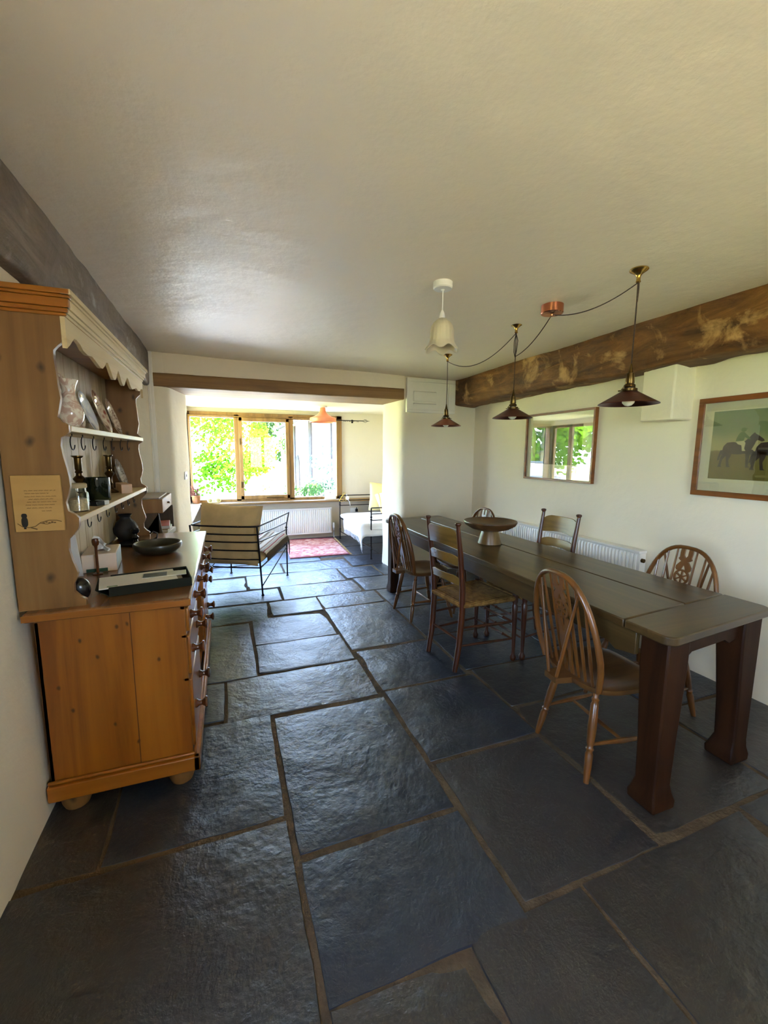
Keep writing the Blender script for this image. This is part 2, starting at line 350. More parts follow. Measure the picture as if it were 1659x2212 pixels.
for si, (x0, x1, y0, y1, sk) in enumerate(SL):
    rnd = random.Random(si*13+5); cx = max(3, int((x1-x0)/0.045)); cy = max(3, int((y1-y0)/0.045)); tilt = (rnd.uniform(-.003, .003), rnd.uniform(-.003, .003)); hz = rnd.uniform(-.002, .003)
    brown = (x0 > 1.5 and y1 < 2.45) or y1 < 1.0 or x1 < -.4; tone = (rnd.uniform(.65, 1) if brown else .7*rnd.random()**2, rnd.random(), rnd.random()); tw = [rnd.uniform(-.008, .008) for _ in range(4)]
    def fn(u, v, x0=x0, x1=x1, y0=y0, y1=y1):
        # two outer rings of the grid fold over the worn edge
        edge = min(u, 1-u) < 1e-6 or min(v, 1-v) < 1e-6
        x = x0+(x1-x0)*u; y = y0+(y1-y0)*v
        x += (tw[0]*(1-v)+tw[1]*v)*(1-2*u); y += (tw[2]*(1-u)+tw[3]*u)*(1-2*v)
        w = Vector((x*7+si, y*7, si*3.1)); x += noise.noise(w)*0.007; y += noise.noise(w+Vector((9, 9, 9)))*0.007
        d = min(u*(x1-x0), (1-u)*(x1-x0), v*(y1-y0), (1-v)*(y1-y0))
        z = hz + tilt[0]*(u-.5)*2 + tilt[1]*(v-.5)*2 + noise.noise(Vector((x*4+si*7, y*4, 0)))*0.004 - 0.004*math.exp(-d/0.02)
        if edge: z = -0.02
        return (x, y, z)
    n0 = len(fl.f)
    us = [0, .006/(x1-x0)]+[i/cx for i in range(1, cx)]+[1-.006/(x1-x0), 1]; vs = [0, .006/(y1-y0)]+[i/cy for i in range(1, cy)]+[1-.006/(y1-y0), 1]
    V = [fn(u, v) for v in vs for u in us]; w = len(us)
    fl.add(V, [(j*w+i, j*w+i+1, (j+1)*w+i+1, (j+1)*w+i) for j in range(len(vs)-1) for i in range(w-1)])
    slabval += [tone]*(len(fl.f)-n0)
fo = fl.build('floor', [M['slate'], M['grout']], smooth=50, solid=1)
ca = fo.data.attributes.new('slab', 'FLOAT_COLOR', 'FACE')
for i, t in enumerate(slabval): ca.data[i].color = (*t, 1)
structure(fo, 'dark blue-grey slate flagstone floor')
# plastered walls
def wallgrid(mb, fn, nu, nv, M_=None): mb.grid(fn, nu, nv)
m = MB()
def lwx(y, z): 
    t = min(1, max(0, (z-2.06)/.07))
    return XL + 0.055*max(0, 1-z/0.9) + 0.095*t*t*(3-2*t) + 0.008*noise.noise(Vector((y*1.3, z*1.3, 2)))
def lwgrid(ya, yb, za, zb, nu, nv): m.grid(lambda u, v: (lwx(ya+(yb-ya)*u, za+(zb-za)*v), ya+(yb-ya)*u, za+(zb-za)*v), nu, nv)
lwgrid(.3, YF+.1, -.05, 2.5, 50, 40); lwgrid(YB, -.9, -.05, 2.5, 6, 30); lwgrid(-.9, .3, -.05, .92, 14, 12); lwgrid(-.9, .3, 2.05, 2.5, 14, 10)
for (p, q, r, s_) in ((YB-.1, -.9, -.1, 2.6), (.3, YF+.1, -.1, 2.6), (-.9, .3, -.1, .92), (-.9, .3, 2.05, 2.6)): m.box(XL-.25, XL-.03, p, q, r, s_)
structure(m.build('wall_left', M['wall'], smooth=60, solid=1), 'white plaster wall behind the dresser')
m = MB(); m.box(XR, XR+.25, YB-.2, YF+.4, -.1, 2.6)
m.box(2.815, XR+.01, 2.06, 2.30, 1.735, 2.13)
o = m.build('wall_right', M['wall'], smooth=30, bevel=0.012); structure(o, 'white plaster wall hung with framed pictures')
# far wall: left pier, right pier (both with wavy hand-plastered jambs) and the strip over the lintel
def pier(poly, z1, name, label, inner):
    mb = MB(); nz = 28
    pts = []
    for i in range(len(poly)):
        a = Vector(poly[i]); b = Vector(poly[(i+1) % len(poly)]); n = max(2, int((b-a).length/0.05))
        for k in range(n): pts.append(a.lerp(b, k/n))
    # round the corners
    for _ in range(2): pts = [(pts[i-1]+pts[i]*2+pts[(i+1) % len(pts)])/4 for i in range(len(pts))]
    n = len(pts)
    def fn(u, v):
        p = pts[int(round(u*n)) % n]; z = -.05+(z1+.05)*v
        s = 1.0 if inner(p) else 0.25
        return (p.x+s*0.022*noise.noise(Vector((p.y*2, z*2.2, 5))), p.y+s*0.012*noise.noise(Vector((p.x*2, z*2, 9))), z)
    mb.grid(fn, n, nz, True)
    return structure(mb.build(name, M['wall'], smooth=60, solid=1), label)
pier([(XL-.2, 4.80), (-.50, 4.80), (-.385, 5.44), (XL-.2, 5.44)], 2.52, 'wall_far_left', 'white plaster pier left of the opening', lambda p: p.x > -.7)
pier([(2.01, 4.80), (3.25, 4.80), (3.25, 5.44), (1.965, 5.44)], 2.52, 'wall_far_right', 'white plaster pier right of the opening', lambda p: p.x < 2.2)
m = MB(); m.box(-.66, 2.03, 4.805, 5.42, 2.24, 2.52); structure(m.build('wall_far', M['wall']), 'white strip of wall over the oak lintel')
m = MB(); m.box(-.63, -.68, 4.772, 4.81, 0, 2.46); m.box(-.668, -.656, 4.765, 4.80, 0, 2.46)
structure(m.build('trim_1', M['white'], bevel=0.008), 'white boxed pipe in the corner of the far wall')
# ceiling slab with a slight sag
def cg(u, v):
    x = XL-.2+(XR-XL+.4)*u; y = YB-.2+(YF+.1-YB+.2)*v
    return (x, y, zc(x)+0.010*noise.noise(Vector((x*.9, y*.9, 1)))+0.004*noise.noise(Vector((x*3, y*3, 4))))
m = MB(); m.grid(cg, 60, 90); m.box(XL-.4, XR+.4, YB-.3, YF+.4, 2.54, 2.7)
structure(m.build('ceiling', M['ceiling'], smooth=60, solid=1), 'off-white painted ceiling')
# rear wall with an unseen window added for fill light
def wallwin(name, label, axis, pos, thick, a0, a1, z1, w0, w1, wz0, wz1, mat):
    mb = MB()
    for (p, q, r, s) in ((a0, w0, 0, z1), (w1, a1, 0, z1), (w0, w1, 0, wz0), (w0, w1, wz1, z1)):
        if axis == 'Y': mb.box(p, q, pos, pos+thick, r-.1 if r == 0 else r, s)
        else: mb.box(pos, pos+thick, p, q, r-.1 if r == 0 else r, s)
    return structure(mb.build(name, mat), label)
wallwin('wall_rear', 'white wall behind the viewpoint', 'Y', YB-.3, .3, XL-.25, XR+.25, 2.6, .8, 1.8, .9, 2.1, M['wall'])
def simple_window(name, label, axis, pos, a0, a1, z0, z1, mull, mat):
    root = bpy.data.objects.new(name, None); COL.objects.link(root); structure(root, label)
    f = MB(); w = .06
    def bx(p, q, r, s, d0=-.03, d1=.03):
        if axis == 'Y': f.box(p, q, pos+d0, pos+d1, r, s)
        else: f.box(pos+d0, pos+d1, p, q, r, s)
    bx(a0, a1, z0, z0+w); bx(a0, a1, z1-w, z1); bx(a0, a0+w, z0, z1); bx(a1-w, a1, z0, z1)
    for q in mull: bx(q-.045, q+.045, z0, z1)
    f.build('window_frame', mat, root, bevel=.006)
    ed = [a0]+list(mull)+[a1]
    for i in range(len(ed)-1):
        g = MB()
        if axis == 'Y': g.box(ed[i]+.03, ed[i+1]-.03, pos-.003, pos+.003, z0+.04, z1-.04)
        else: g.box(pos-.003, pos+.003, ed[i]+.03, ed[i+1]-.03, z0+.04, z1-.04)
        g.build('pane', M['clear'], root, smooth=0)
    return root
simple_window('added_window_3', 'unseen window added behind the viewpoint for fill light', 'Y', YB-.2, .8, 1.8, .9, 2.1, (1.3,), M['oak'])  # added rear window, out of view, lets in fill light
simple_window('added_window_4', 'unseen window added in the left wall near the viewpoint for fill light', 'X', XL-.14, -.9, .3, .92, 2.05, (-.3,), M['oak'])  # added side window, out of view, fills the right wall and ceiling
# ---- bay room
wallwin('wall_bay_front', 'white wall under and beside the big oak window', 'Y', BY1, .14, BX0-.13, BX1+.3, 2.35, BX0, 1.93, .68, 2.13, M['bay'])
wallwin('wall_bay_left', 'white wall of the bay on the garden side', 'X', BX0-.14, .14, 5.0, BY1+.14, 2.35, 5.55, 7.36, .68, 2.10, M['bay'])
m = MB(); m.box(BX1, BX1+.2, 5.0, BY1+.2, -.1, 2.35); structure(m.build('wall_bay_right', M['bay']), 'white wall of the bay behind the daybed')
m = MB(); m.box(BX0-.3, BX1+.3, 5.0, BY1+.3, 2.19, 2.36); structure(m.build('ceiling_bay', M['bay']), 'white lower ceiling of the bay')
# oak lintel with checks along the soffit
def timber(name, label, x0, x1, y0, y1, z0, z1, axis, mat, amp=0.012, n=70, roundness=0.0, seed=0, taper=None):
    """rough hewn beam along X or Y"""
    mb = MB(); k = 24; ring = []
    for i in range(k):
        a = 2*pi*(i+.5)/k; c, s_ = cos(a), sin(a); e = 0.22+roundness
        ring.append(((abs(c)**e)*(1 if c > 0 else -1), (abs(s_)**e)*(1 if s_ > 0 else -1)))
    def fn(u, v):
        ca_, sa_ = ring[int(round(u*k)) % k]
        t = v
        if axis == 'X': L = x0+(x1-x0)*t; A, B = (y0+y1)/2, (z0+z1)/2; ha, hb = (y1-y0)/2, (z1-z0)/2
        else: L = y0+(y1-y0)*t; A, B = (x0+x1)/2, (z0+z1)/2; ha, hb = (x1-x0)/2, (z1-z0)/2
        d = 1+0.0
        if taper: d = taper(t)
        p = Vector((L*2.1, ca_*1.5, sa_*1.5+seed)); q = Vector((L*7, ca_*3, sa_*3+seed))
        w = amp*(noise.noise(p)+.5*noise.noise(q))
        a_ = A+ca_*(ha*d+w); b_ = B+sa_*(hb*d+w)
        return (L, a_, b_) if axis == 'X' else (a_, L, b_)
    mb.grid(fn, k, n, True)
    mb.f.append(tuple(range(k))[::-1]); mb.m.append(0); mb.f.append(tuple(range(n*k, (n+1)*k))); mb.m.append(0)
    return structure(mb.build(name, mat, smooth=45), label)
def beammat(name, cols, axis='Y', bump=0.6):
    k = NT(name); s = [1.0, 1.0, 1.0]; s['XYZ'.index(axis)] = 0.18
    v = k.coord(tuple(s)); n1 = k.noise(v, 9, 8, 0.65, 1.0); n2 = k.noise(k.coord(), 3.2, 5, 0.6, 0.8)
    c = k.mix(n2, k.ramp(n1, [(0.36, cols[0]), (0.52, cols[1]), (0.7, cols[2])]), cols[0])
    pat = k.ramp(k.noise(k.coord(loc=(3, 1, 0)), 4.5, 6, 0.6, 0.6), [(0.56, (0, 0, 0, 1)), (0.68, (1, 1, 1, 1))])
    c = k.mix(k.math('MULTIPLY', pat, 0.75), c, cols[3])
    k.col(c); k.set(Roughness=0.62, Specular_IOR_Level=0.35); p = k.bump(n1, bump, 0.02); k.bump(n2, bump, 0.05, p); return k.m
M['beam_r'] = beammat('dark_brown_beam', [lin(72, 44, 20), lin(128, 84, 42), lin(172, 122, 68), lin(196, 154, 104)])
M['beam_l'] = beammat('grey_brown_beam', [lin(104, 92, 80), lin(142, 128, 114), lin(162, 150, 134), lin(176, 172, 166)])
timber('trim_2', 'oak lintel beam across the opening', -.64, 2.02, 4.785, 5.43, 2.13, 2.262, 'X', M['oak_x'], 0.004, 60, -0.10, 1)
timber('trim_3', 'rough dark brown ceiling beam along the picture wall', 2.70, 3.02, YB, 4.79, 2.085, 2.45, 'Y', M['beam_r'], 0.02, 130, 0.12, 4)
timber('trim_4', 'grey-brown ceiling beam above the dresser', XL-.02, -.655, YB, 4.79, 2.135, 2.50, 'Y', M['beam_l'], 0.012, 110, -0.02, 7)
# front bay window: fixed light, opening casement, fixed light
w1 = bpy.data.objects.new('window_1', None); COL.objects.link(w1); structure(w1, 'wide oak-framed window of three lights over the bay sill')
Y0, Y1 = 7.36, 7.44
f = MB(); f.box(-.53, 1.93, Y0, Y1+.04, 2.045, 2.13); f.box(-.53, 1.93, Y0, Y1+.04, .69, .735); f.box(1.835, 1.93, Y0, Y1+.04, .69, 2.13); f.box(-.56, -.50, Y0, Y1+.04, .69, 2.13)
f.box(.145, .225, Y0, Y1+.04, .7, 2.1); f.box(1.005, 1.09, Y0, Y1+.04, .7, 2.1); f.box(-.53, 1.93, Y0-.02, Y0+.01, 2.06, 2.075)
f.build('window_frame', M['oak'], w1, bevel=.005)
ro = [.215, 1.015, .725, 2.055]
f = MB(); a, b, c, d = ro
f.box(a, a+.055, Y0-.02, Y1, c, d); f.box(b-.055, b, Y0-.02, Y1, c, d); f.box(a, b, Y0-.02, Y1, c, c+.065); f.box(a, b, Y0-.02, Y1, d-.06, d)
cs = f.build('casement', M['oak'], w1, bevel=.006)
h = MB(); h.box(.225, .24, Y0-.035, Y0-.018, 1.62, 1.72); h.build('hinge', M['old_brass'], cs)
h = MB(); h.box(.225, .24, Y0-.035, Y0-.018, .92, 1.02); h.build('hinge', M['old_brass'], cs)
h = MB(); h.box(.62, .9, Y0-.05, Y0-.02, .745, .757); h.build('window_stay', M['old_brass'], cs)
for (p, q) in ((-.5, .15), (.265, .965), (1.085, 1.84)):
    g = MB(); g.box(p, q, 7.398, 7.404, .73, 2.05); g.build('pane', M['clear'], w1, smooth=0)
s = MB(); s.box(-.56, BX1-.02, 7.17, 7.42, .655, .69); s.build('window_sill', M['oak_x'], w1, bevel=.008)
w2 = simple_window('window_2', 'tall garden window on the left side of the bay', 'X', BX0-.08, 5.55, 7.36, .68, 2.10, (5.98, 6.86), M['oak'])
s = MB(); s.box(BX0-.1, -.40, 5.46, 7.19, .655, .69); s.build('window_sill', M['white'], w2, bevel=.006)
# ================================================================== DRESSER (one piece of furniture against the left wall)
T = thing('dresser', 'tall pine dresser with open plate rack, scalloped sides and drawers below', 'dresser', (-.47, 2.8, 0)); OF = T.location
def part(mb, name, mat, par=None, **k): return mb.build(name, mat, par or T, off=OF, **k)
DY0, DY1, DX0, DX1 = 1.97, 3.62, -.735, -.195
c = MB()
c.box(DX0, DX1, DY0, DY0+.022, .10, .836); c.box(DX0, DX1, DY1-.022, DY1, .10, .836)         # end panels
c.box(DX0, DX0+.015, DY0, DY1, .10, .83); c.box(DX0, DX1-.01, DY0, DY1, .10, .125)
c.box(DX0, DX1, 2.50, 2.522, .12, .83); c.box(DX0, DX1, 3.068, 3.09, .12, .83)
c.box(DX1-.02, DX1, DY0, DY1, .688, .702); c.box(DX1-.02, DX1, DY0, DY1, .818, .836)
c.box(DX1-.02, DX1, DY0, 2.52, .485, .50); c.box(DX1-.02, DX1, 3.07, DY1, .485, .50)
part(c, 'carcass', M['pine'], bevel=.002)
j = MB(); j.box(-.407, -.404, DY0-.0012, DY0+.002, .125, .83); part(j, 'panel_joint', plain('dark_joint', lin(84, 44, 12), .7))
c = MB(); c.box(-.765, -.168, 1.945, 3.645, .836, .874); part(c, 'countertop', M['counter'], bevel=.012, seg=3)
c = MB()
c.box(-.765, -.168, 1.9445, 1.9465, .842, .868); part(c, 'countertop_end', M['pine_x'], bevel=.0005)
p = MB()
for (a, b, z0, z1) in ((0, .012, .060, .128), (0, .006, .128, .142)):
    e = .028-a-(.014 if z0 > .1 else 0)
    p.box(-.745, DX1+e, DY0-e, DY0, z0, z1); p.box(DX1, DX1+e, DY0-e, DY1+e, z0, z1); p.box(-.745, DX1+e, DY1, DY1+e, z0, z1)
part(p, 'plinth_moulding', M['pine_x'], bevel=.005)
for (x, y) in ((-.25, 2.0), (-.66, 2.0), (-.25, 3.58), (-.66, 3.58)):
    f = MB(); f.lathe([(.045, 0), (.055, .025), (.058, .065)], 18, Matrix.Translation((x, y, 0))); part(f, 'bun_foot', M['hutch'])
def knob(par, y, z):
    k = MB(); k.turn((DX1+.012, y, z), (DX1+.070, y, z), [(0, .020), (.12, .021), (.3, .013), (.5, .012), (.68, .019), (.8, .028), (.92, .025), (1, .009)], 16)
    part(k, 'knob', M['knob'], par)
def drawer(y0, y1, z0, z1, ks):
    d = MB(); d.box(DX1-.01, DX1+.012, y0, y1, z0, z1); o = part(d, 'drawer', M['pine_y'], bevel=.006)
    for y in ks: knob(o, y, (z0+z1)/2)
for (z0, z1) in ((.705, .815), (.505, .685), (.15, .48)): drawer(1.995, 2.498, z0, z1, (2.07, 2.36)); drawer(3.092, 3.597, z0, z1, (3.21, 3.47))
drawer(2.525, 3.065, .705, .815, (2.66, 2.93))
a = MB(); a.prism([(DX1-.02, 2.522, .688), (DX1-.02, 2.522, .50), (DX1-.02, 2.56, .60), (DX1-.02, 2.64, .652), (DX1-.02, 2.795, .672), (DX1-.02, 2.95, .652), (DX1-.02, 3.03, .60), (DX1-.02, 3.068, .50), (DX1-.02, 3.068, .688)], (.014, 0, 0))
part(a, 'kennel_arch', M['pine_y'])
# rack: scalloped side boards
prof = [(.874, -.560), (.900, -.560), (.912, -.578), (.935, -.597), (.968, -.596), (.985, -.588), (1.01, -.579), (1.03, -.584), (1.065, -.594), (1.11, -.602), (1.15, -.600), (1.175, -.578), (1.19, -.566), (1.205, -.560), (1.236, -.558),
        (1.25, -.570), (1.265, -.592), (1.30, -.597), (1.33, -.587), (1.363, -.578), (1.40, -.579), (1.436, -.584), (1.48, -.592), (1.52, -.596), (1.552, -.592), (1.565, -.572), (1.575, -.564), (1.60, -.564),
        (1.612, -.585), (1.63, -.597), (1.66, -.590), (1.70, -.582), (1.74, -.586), (1.80, -.589), (1.85, -.592), (1.876, -.590), (1.89, -.578), (1.905, -.563), (1.92, -.5605), (2.0, -.5605)]
for y in (1.992, 3.575):
    s = MB(); s.prism([(-.785, y, .874)]+[(x, y, z) for z, x in prof]+[(-.785, y, 2.0)], (0, .022, 0)); part(s, 'side_board', M['hutch'], smooth=60)
bb = MB()
n = 13
for i in range(n):
    y0 = 2.014+(3.575-2.014)*i/n; y1 = 2.014+(3.575-2.014)*(i+1)/n
    bb.box(-.785, -.772, y0+.003, y1-.003, .876, 2.0)
    bb.box(-.785, -.777, y0-.001, y1+.001, .876, 2.0)
part(bb, 'back_boards', M['board'], bevel=.002)
for z in (1.575, 1.212):
    s = MB(); s.box(-.772, -.562, 2.014, 3.575, z, z+.025); part(s, 'shelf', M['pale_pine'], bevel=.003)
# cornice: top board + stepped moulding
cc = MB()
for e, z0, z1 in [(.004, 2.0, 2.012), (.012, 2.012, 2.028), (.020, 2.028, 2.060), (.026, 2.060, 2.071), (.034, 2.071, 2.09)]:
    cc.box(-.543, -.545+e, 1.992-e, 3.597+e, z0, z1)
part(cc, 'front_cornice', M['pale_pine'], bevel=.003)
cc = MB()
for e, z0, z1 in [(.006, 2.0, 2.012), (.014, 2.012, 2.028), (.022, 2.028, 2.060), (.028, 2.060, 2.071), (.035, 2.071, 2.09)]:
    cc.box(-.785, -.5425+min(e, .03)*.9, 1.992-e, 1.992, z0, z1); cc.box(-.785, -.545, 3.597, 3.597+e, z0, z1)
cc.box(-.785, -.545, 1.992, 3.597, 2.0, 2.088)
part(cc, 'end_cornice', M['pine_x'], bevel=.003)
vy = [(1.992, 1.885), (2.03, 1.905), (2.06, 1.925), (2.09, 1.943), (2.12, 1.945), (2.16, 1.938), (2.20, 1.920), (2.26, 1.914), (2.33, 1.922), (2.37, 1.915), (2.42, 1.905), (2.46, 1.897), (2.50, 1.900), (2.54, 1.918), (2.58, 1.944), (2.61, 1.948), (2.65, 1.925), (2.69, 1.895), (2.72, 1.882), (2.75, 1.884), (2.78, 1.90), (2.80, 1.92)]
vy += [(2.84, 1.95)]+[(5.595-y+.085, z) for y, z in vy[::-1] if 5.68-y < 3.597]
v = MB(); v.prism([(-.560, 1.992, 2.0)]+[(-.560, y, z) for y, z in vy]+[(-.560, 3.597, 1.885), (-.560, 3.597, 2.0)], (.015, 0, 0)); part(v, 'valance', M['pale_pine'], smooth=0)
for z, ys in ((1.575, (2.22, 2.37, 2.55, 2.75, 2.93, 3.15, 3.36)), (1.212, (2.36, 2.53, 2.70, 2.89, 3.06, 3.24, 3.42))):
    for y in ys:
        h = MB(); pts = [(-.63, y, z), (-.63, y, z-.012)]+[(-.63+.021*sin(t)*0.9, y+.021*sin(t)*.0+.019*(sin(t)), z-.034+.021*cos(t)) for t in [i*.45 for i in range(0, 11)]]
        pts = [(-.62, y, z+.003), (-.62, y, z-.010)]+[(-.62, y-.030*sin(t), z-.040+.030*cos(t)) for t in [0.2+i*.42 for i in range(0, 11)]]
        h.tube(pts, .0024, 6); part(h, 'cup_hook', M['iron'])

# ---- plaque hung on the near end of the dresser
P = thing('wall_plaque', 'small wooden plaque with script lines and a dark owl on a branch', 'plaque', (-.682, 1.983, 1.30))
b = MB(); b.box(-.0785, .0785, -.006, .006, -.108, .108); b.build('board', wood('birch_plaque', lin(160, 122, 66), lin(186, 146, 84), lin(196, 158, 96), 'X', 6, .6, 0, False, .04, blotch=.1), P, bevel=.002)
ink = plain('faded_brown_ink', lin(112, 84, 44), .8, var=.1); dark = plain('owl_black_paint', lin(38, 34, 26), .8, var=.2)
t = MB(); rr = random.Random(3)
for i, (z, x0, x1) in enumerate(((.050, -.040, .060), (.039, -.038, .036), (.027, -.040, .060), (.017, -.028, .050), (.006, -.034, .060), (-.005, -.038, .055), (-.017, -.036, .044), (-.029, .010, .042))):
    x = x0
    while x < x1:
        L = min(rr.uniform(.008, .018), x1-x); pts = []; nn = max(6, int(L/.0011))
        for q in range(nn+1): pts.append((x+L*q/nn, -.0063, z+.0016*sin(q*2.1+i)+.0008*sin(q*5.3+i*2)))
        t.tube(pts, .00055, 4); x += L+.0035
t.build('script_lines', ink, P)
o_ = MB(); o_.pad(-.047, -.0068, -.070, .0105, .0012, .020, .9, 12); o_.pad(-.047, -.0068, -.046, .009, .0012, .009, .8, 10); o_.box(-.051, -.044, -.0075, -.006, -.097, -.086); o_.build('owl_figure', dark, P)
o_ = MB(); o_.tube([(-.070, -.0064, -.075), (-.055, -.0064, -.088), (-.035, -.0064, -.092), (-.015, -.0064, -.088), (.002, -.0064, -.074), (.03, -.0064, -.066), (.055, -.0064, -.067), (.07, -.0064, -.073)], .0014, 6)
o_.tube([(-.03, -.0064, -.092), (-.01, -.0064, -.1)], .0022, 6); o_.tube([(.0, -.0064, -.076), (.022, -.0064, -.081), (.045, -.0064, -.075)], .0012, 6)
for q in range(5): o_.pad(.012+.009*q, -.0064, -.076+.003*(q % 2), .004, .0005, .0025, .8, 6)
o_.build('branch', ink, P)

# ---- plates standing on the upper rack shelf
def china(name, rim, pat, base, scale=26):
    k = NT(name); v = k.coord(); n = k.noise(v, scale, 5, .6, 1.2); vo = k.n('ShaderNodeTexVoronoi'); k.l(v, vo.inputs[0]); vo.inputs['Scale'].default_value = scale*1.3
    g = k.n('ShaderNodeVectorMath', operation='LENGTH'); k.l(k.coord((1, 1, 0)), g.inputs[0])
    ring = k.ramp(k.math('MULTIPLY', g.outputs['Value'], 8.0), [(0.45, (0, 0, 0, 1)), (0.56, (1, 1, 1, 1)), (.93, (1, 1, 1, 1)), (.97, (.3, .3, .3, 1))])
    pt = k.ramp(n, [(.45, (0, 0, 0, 1)), (.55, (1, 1, 1, 1))])
    c = k.mix(k.math('MULTIPLY', pt, .55), base, pat); c = k.mix(k.math('MULTIPLY', ring, k.ramp(vo.outputs['Distance'], [(.2, (1, 1, 1, 1)), (.5, (.15, .15, .15, 1))])), c, rim)
    k.col(c); k.set(Roughness=.12, Coat_Weight=.5); return k.m
def plate(name, label, x, y, z, R, lean, rz, mat, scal=0, group=None):
    t = thing(name, label, 'plate', (x, y, z), rz)
    mb = MB(); prof = [(0, 0), (.35*R, .001), (.55*R, .003), (.62*R, .012), (.8*R, .020), (R, .026), (R, .029), (.8*R, .025), (.6*R, .017), (.5*R, .008), (0, .006)]
    n = 48
    V = []; F = []
    for r, h in prof:
        for j in range(n):
            a = 2*pi*j/n; q = 1+(scal*abs(sin(a*6)) if r > .75*R else 0); V.append((r*q*cos(a), r*q*sin(a), h))
    for i in range(len(prof)-1):
        for j in range(n): F.append((i*n+j, i*n+(j+1) % n, (i+1)*n+(j+1) % n, (i+1)*n+j))
    mb.add(V, F); o = mb.build('dish', mat, t)
    # lies in xy facing +z; stand it up facing +x and lean back
    o.matrix_local = Matrix.Translation((0, 0, R*cos(lean))) @ Matrix.Rotation(pi/2-lean, 4, 'Y')
    return t
ZS = 1.6005
plate('plate', 'large red and cream patterned plate leaning at the near end of the rack', -.705, 2.45, ZS, .132, .30, -.02, china('red_pattern_china', lin(120, 58, 44), lin(176, 120, 96), lin(226, 218, 200)), .02)
plate('plate', 'plain white plate with pale blue tint beside the red patterned plate', -.70, 2.72, ZS, .108, .30, 0.03, china('blue_white_china', lin(206, 212, 226), lin(170, 180, 204), lin(232, 232, 228), 12))
plate('plate', 'red, blue and gold painted plate with a purple sheen on its top rim', -.70, 2.99, ZS, .128, .30, 0.03, china('imari_china', lin(136, 62, 44), lin(150, 120, 110), lin(222, 206, 176), 18))
plate('plate', 'brown transfer printed plate with a scalloped rim at the far end of the rack', -.70, 3.27, ZS, .118, .30, 0.03, china('brown_transfer_china', lin(116, 84, 70), lin(140, 110, 96), lin(206, 186, 164), 34), .035)
jg = thing('china_jug', 'cream and rust patterned china jug in front of the red patterned plate', 'jug', (-.622, 2.235, ZS))
jp = [(.026, 0), (.030, .004), (.030, .010), (.040, .022), (.049, .042), (.052, .060), (.049, .078), (.041, .096), (.032, .114), (.026, .132), (.024, .150), (.026, .168), (.031, .185), (.036, .197), (.038, .203), (.034, .202), (.028, .185), (.022, .155), (.024, .130), (.036, .100), (.044, .07), (.03, .02), (0, .014)]
mb = MB(); mb.lathe(jp, 32); mb.build('vessel', china('rust_cream_china', lin(150, 84, 60), lin(176, 110, 84), lin(230, 222, 204), 24), jg, smooth=60)
mb = MB(); mb.tube([(0, .024, .185), (0, .050, .192), (0, .072, .165), (0, .074, .125), (0, .062, .09), (0, .046, .072)], .005, 8); mb.build('handle', M['opal'], jg, smooth=60)

# ---- things on the lower rack shelf
ZL = 1.2375
def candlestick(label, x, y):
    t = thing('candlestick', label, 'candlestick', (x, y, ZL))
    mb = MB(); mb.lathe([(.045, 0), (.046, .006), (.040, .010), (.020, .022), (.012, .035), (.010, .05), (.018, .058), (.012, .066), (.010, .085), (.014, .10), (.026, .118), (.028, .125), (.014, .14), (.013, .15), (.018, .157), (.013, .165), (.016, .172), (.0165, .225), (.0165, .232)], 24); mb.build('stem', M['old_brass'], t)
    mb = MB(); mb.lathe([(.016, .228), (.027, .236), (.027, .24), (.014, .24), (.012, .225)], 24); mb.build('drip_pan', M['old_brass'], t)
    return t
candlestick('turned brass candlestick standing behind the lidded glass jar', -.70, 2.56)
candlestick('turned brass candlestick standing beside the grey patterned upright plate', -.70, 3.16)
t = thing('glass_jar', 'clear glass jar of pale sweets with a cork-coloured lid', 'jar', (-.615, 2.20, ZL))
mb = MB(); mb.lathe([(.036, 0), (.041, .004), (.042, .07), (.040, .083), (.034, .090), (.034, .104), (.031, .104), (.031, .089), (.037, .08), (.039, .006), (0, .006)], 28); mb.build('body', glass('jar_glass', 0.05, tint=(.93, .95, .93, 1)), t)
mb = MB(); mb.lathe([(0, .0065), (.037, .0065), (.037, .04), (.034, .055), (.02, .06), (0, .058)], 24); mb.build('contents', plain('pale_sweets', lin(206, 180, 140), .5, var=.3, scale=90, bump=.6, bscale=120), t)
mb = MB(); mb.lathe([(.036, .0), (.038, .003), (.038, .016), (.034, .02), (0, .02)], 24, Matrix.Translation((0, 0, .1035))); mb.build('lid', plain('cork_lid', lin(176, 156, 120), .6), t)
t = thing('candle_glass', 'dark green glass tumbler behind a small flat box', 'glass', (-.655, 2.66, ZL))
mb = MB(); mb.lathe([(.062, 0), (.064, .003), (.064, .124), (.061, .124), (.061, .008), (0, .008)], 30)
gm = NT('dark_green_glass'); gm.col(lin(34, 38, 22)); gm.set(Roughness=.05, Transmission_Weight=.45, IOR=1.5); mb.build('tumbler', gm.m, t)
t = thing('small_box', 'little flat black box with a white end in front of the green glass', 'box', (-.605, 2.43, ZL), -.35)
mb = MB(); mb.box(-.03, .03, -.04, .02, 0, .022); mb.build('case', M['black'], t, bevel=.002); mb = MB(); mb.box(-.03, .03, .021, .055, 0, .020); mb.build('end', M['paper'], t, bevel=.001)
t = thing('pink_box', 'pale pinkish-brown oblong box at the far end of the lower rack shelf', 'box', (-.625, 3.16, ZL), .35)
mb = MB(); mb.box(-.03, .03, -.10, .10, 0, .058); mb.build('carton', plain('pinkish_card', lin(212, 176, 146), .6, var=.04), t, bevel=.004)
mb = MB(); mb.box(-.031, .031, .085, .101, -.0003, .0585); mb.build('end_band', plain('pale_pink_card', lin(232, 208, 190), .6), t, bevel=.003)
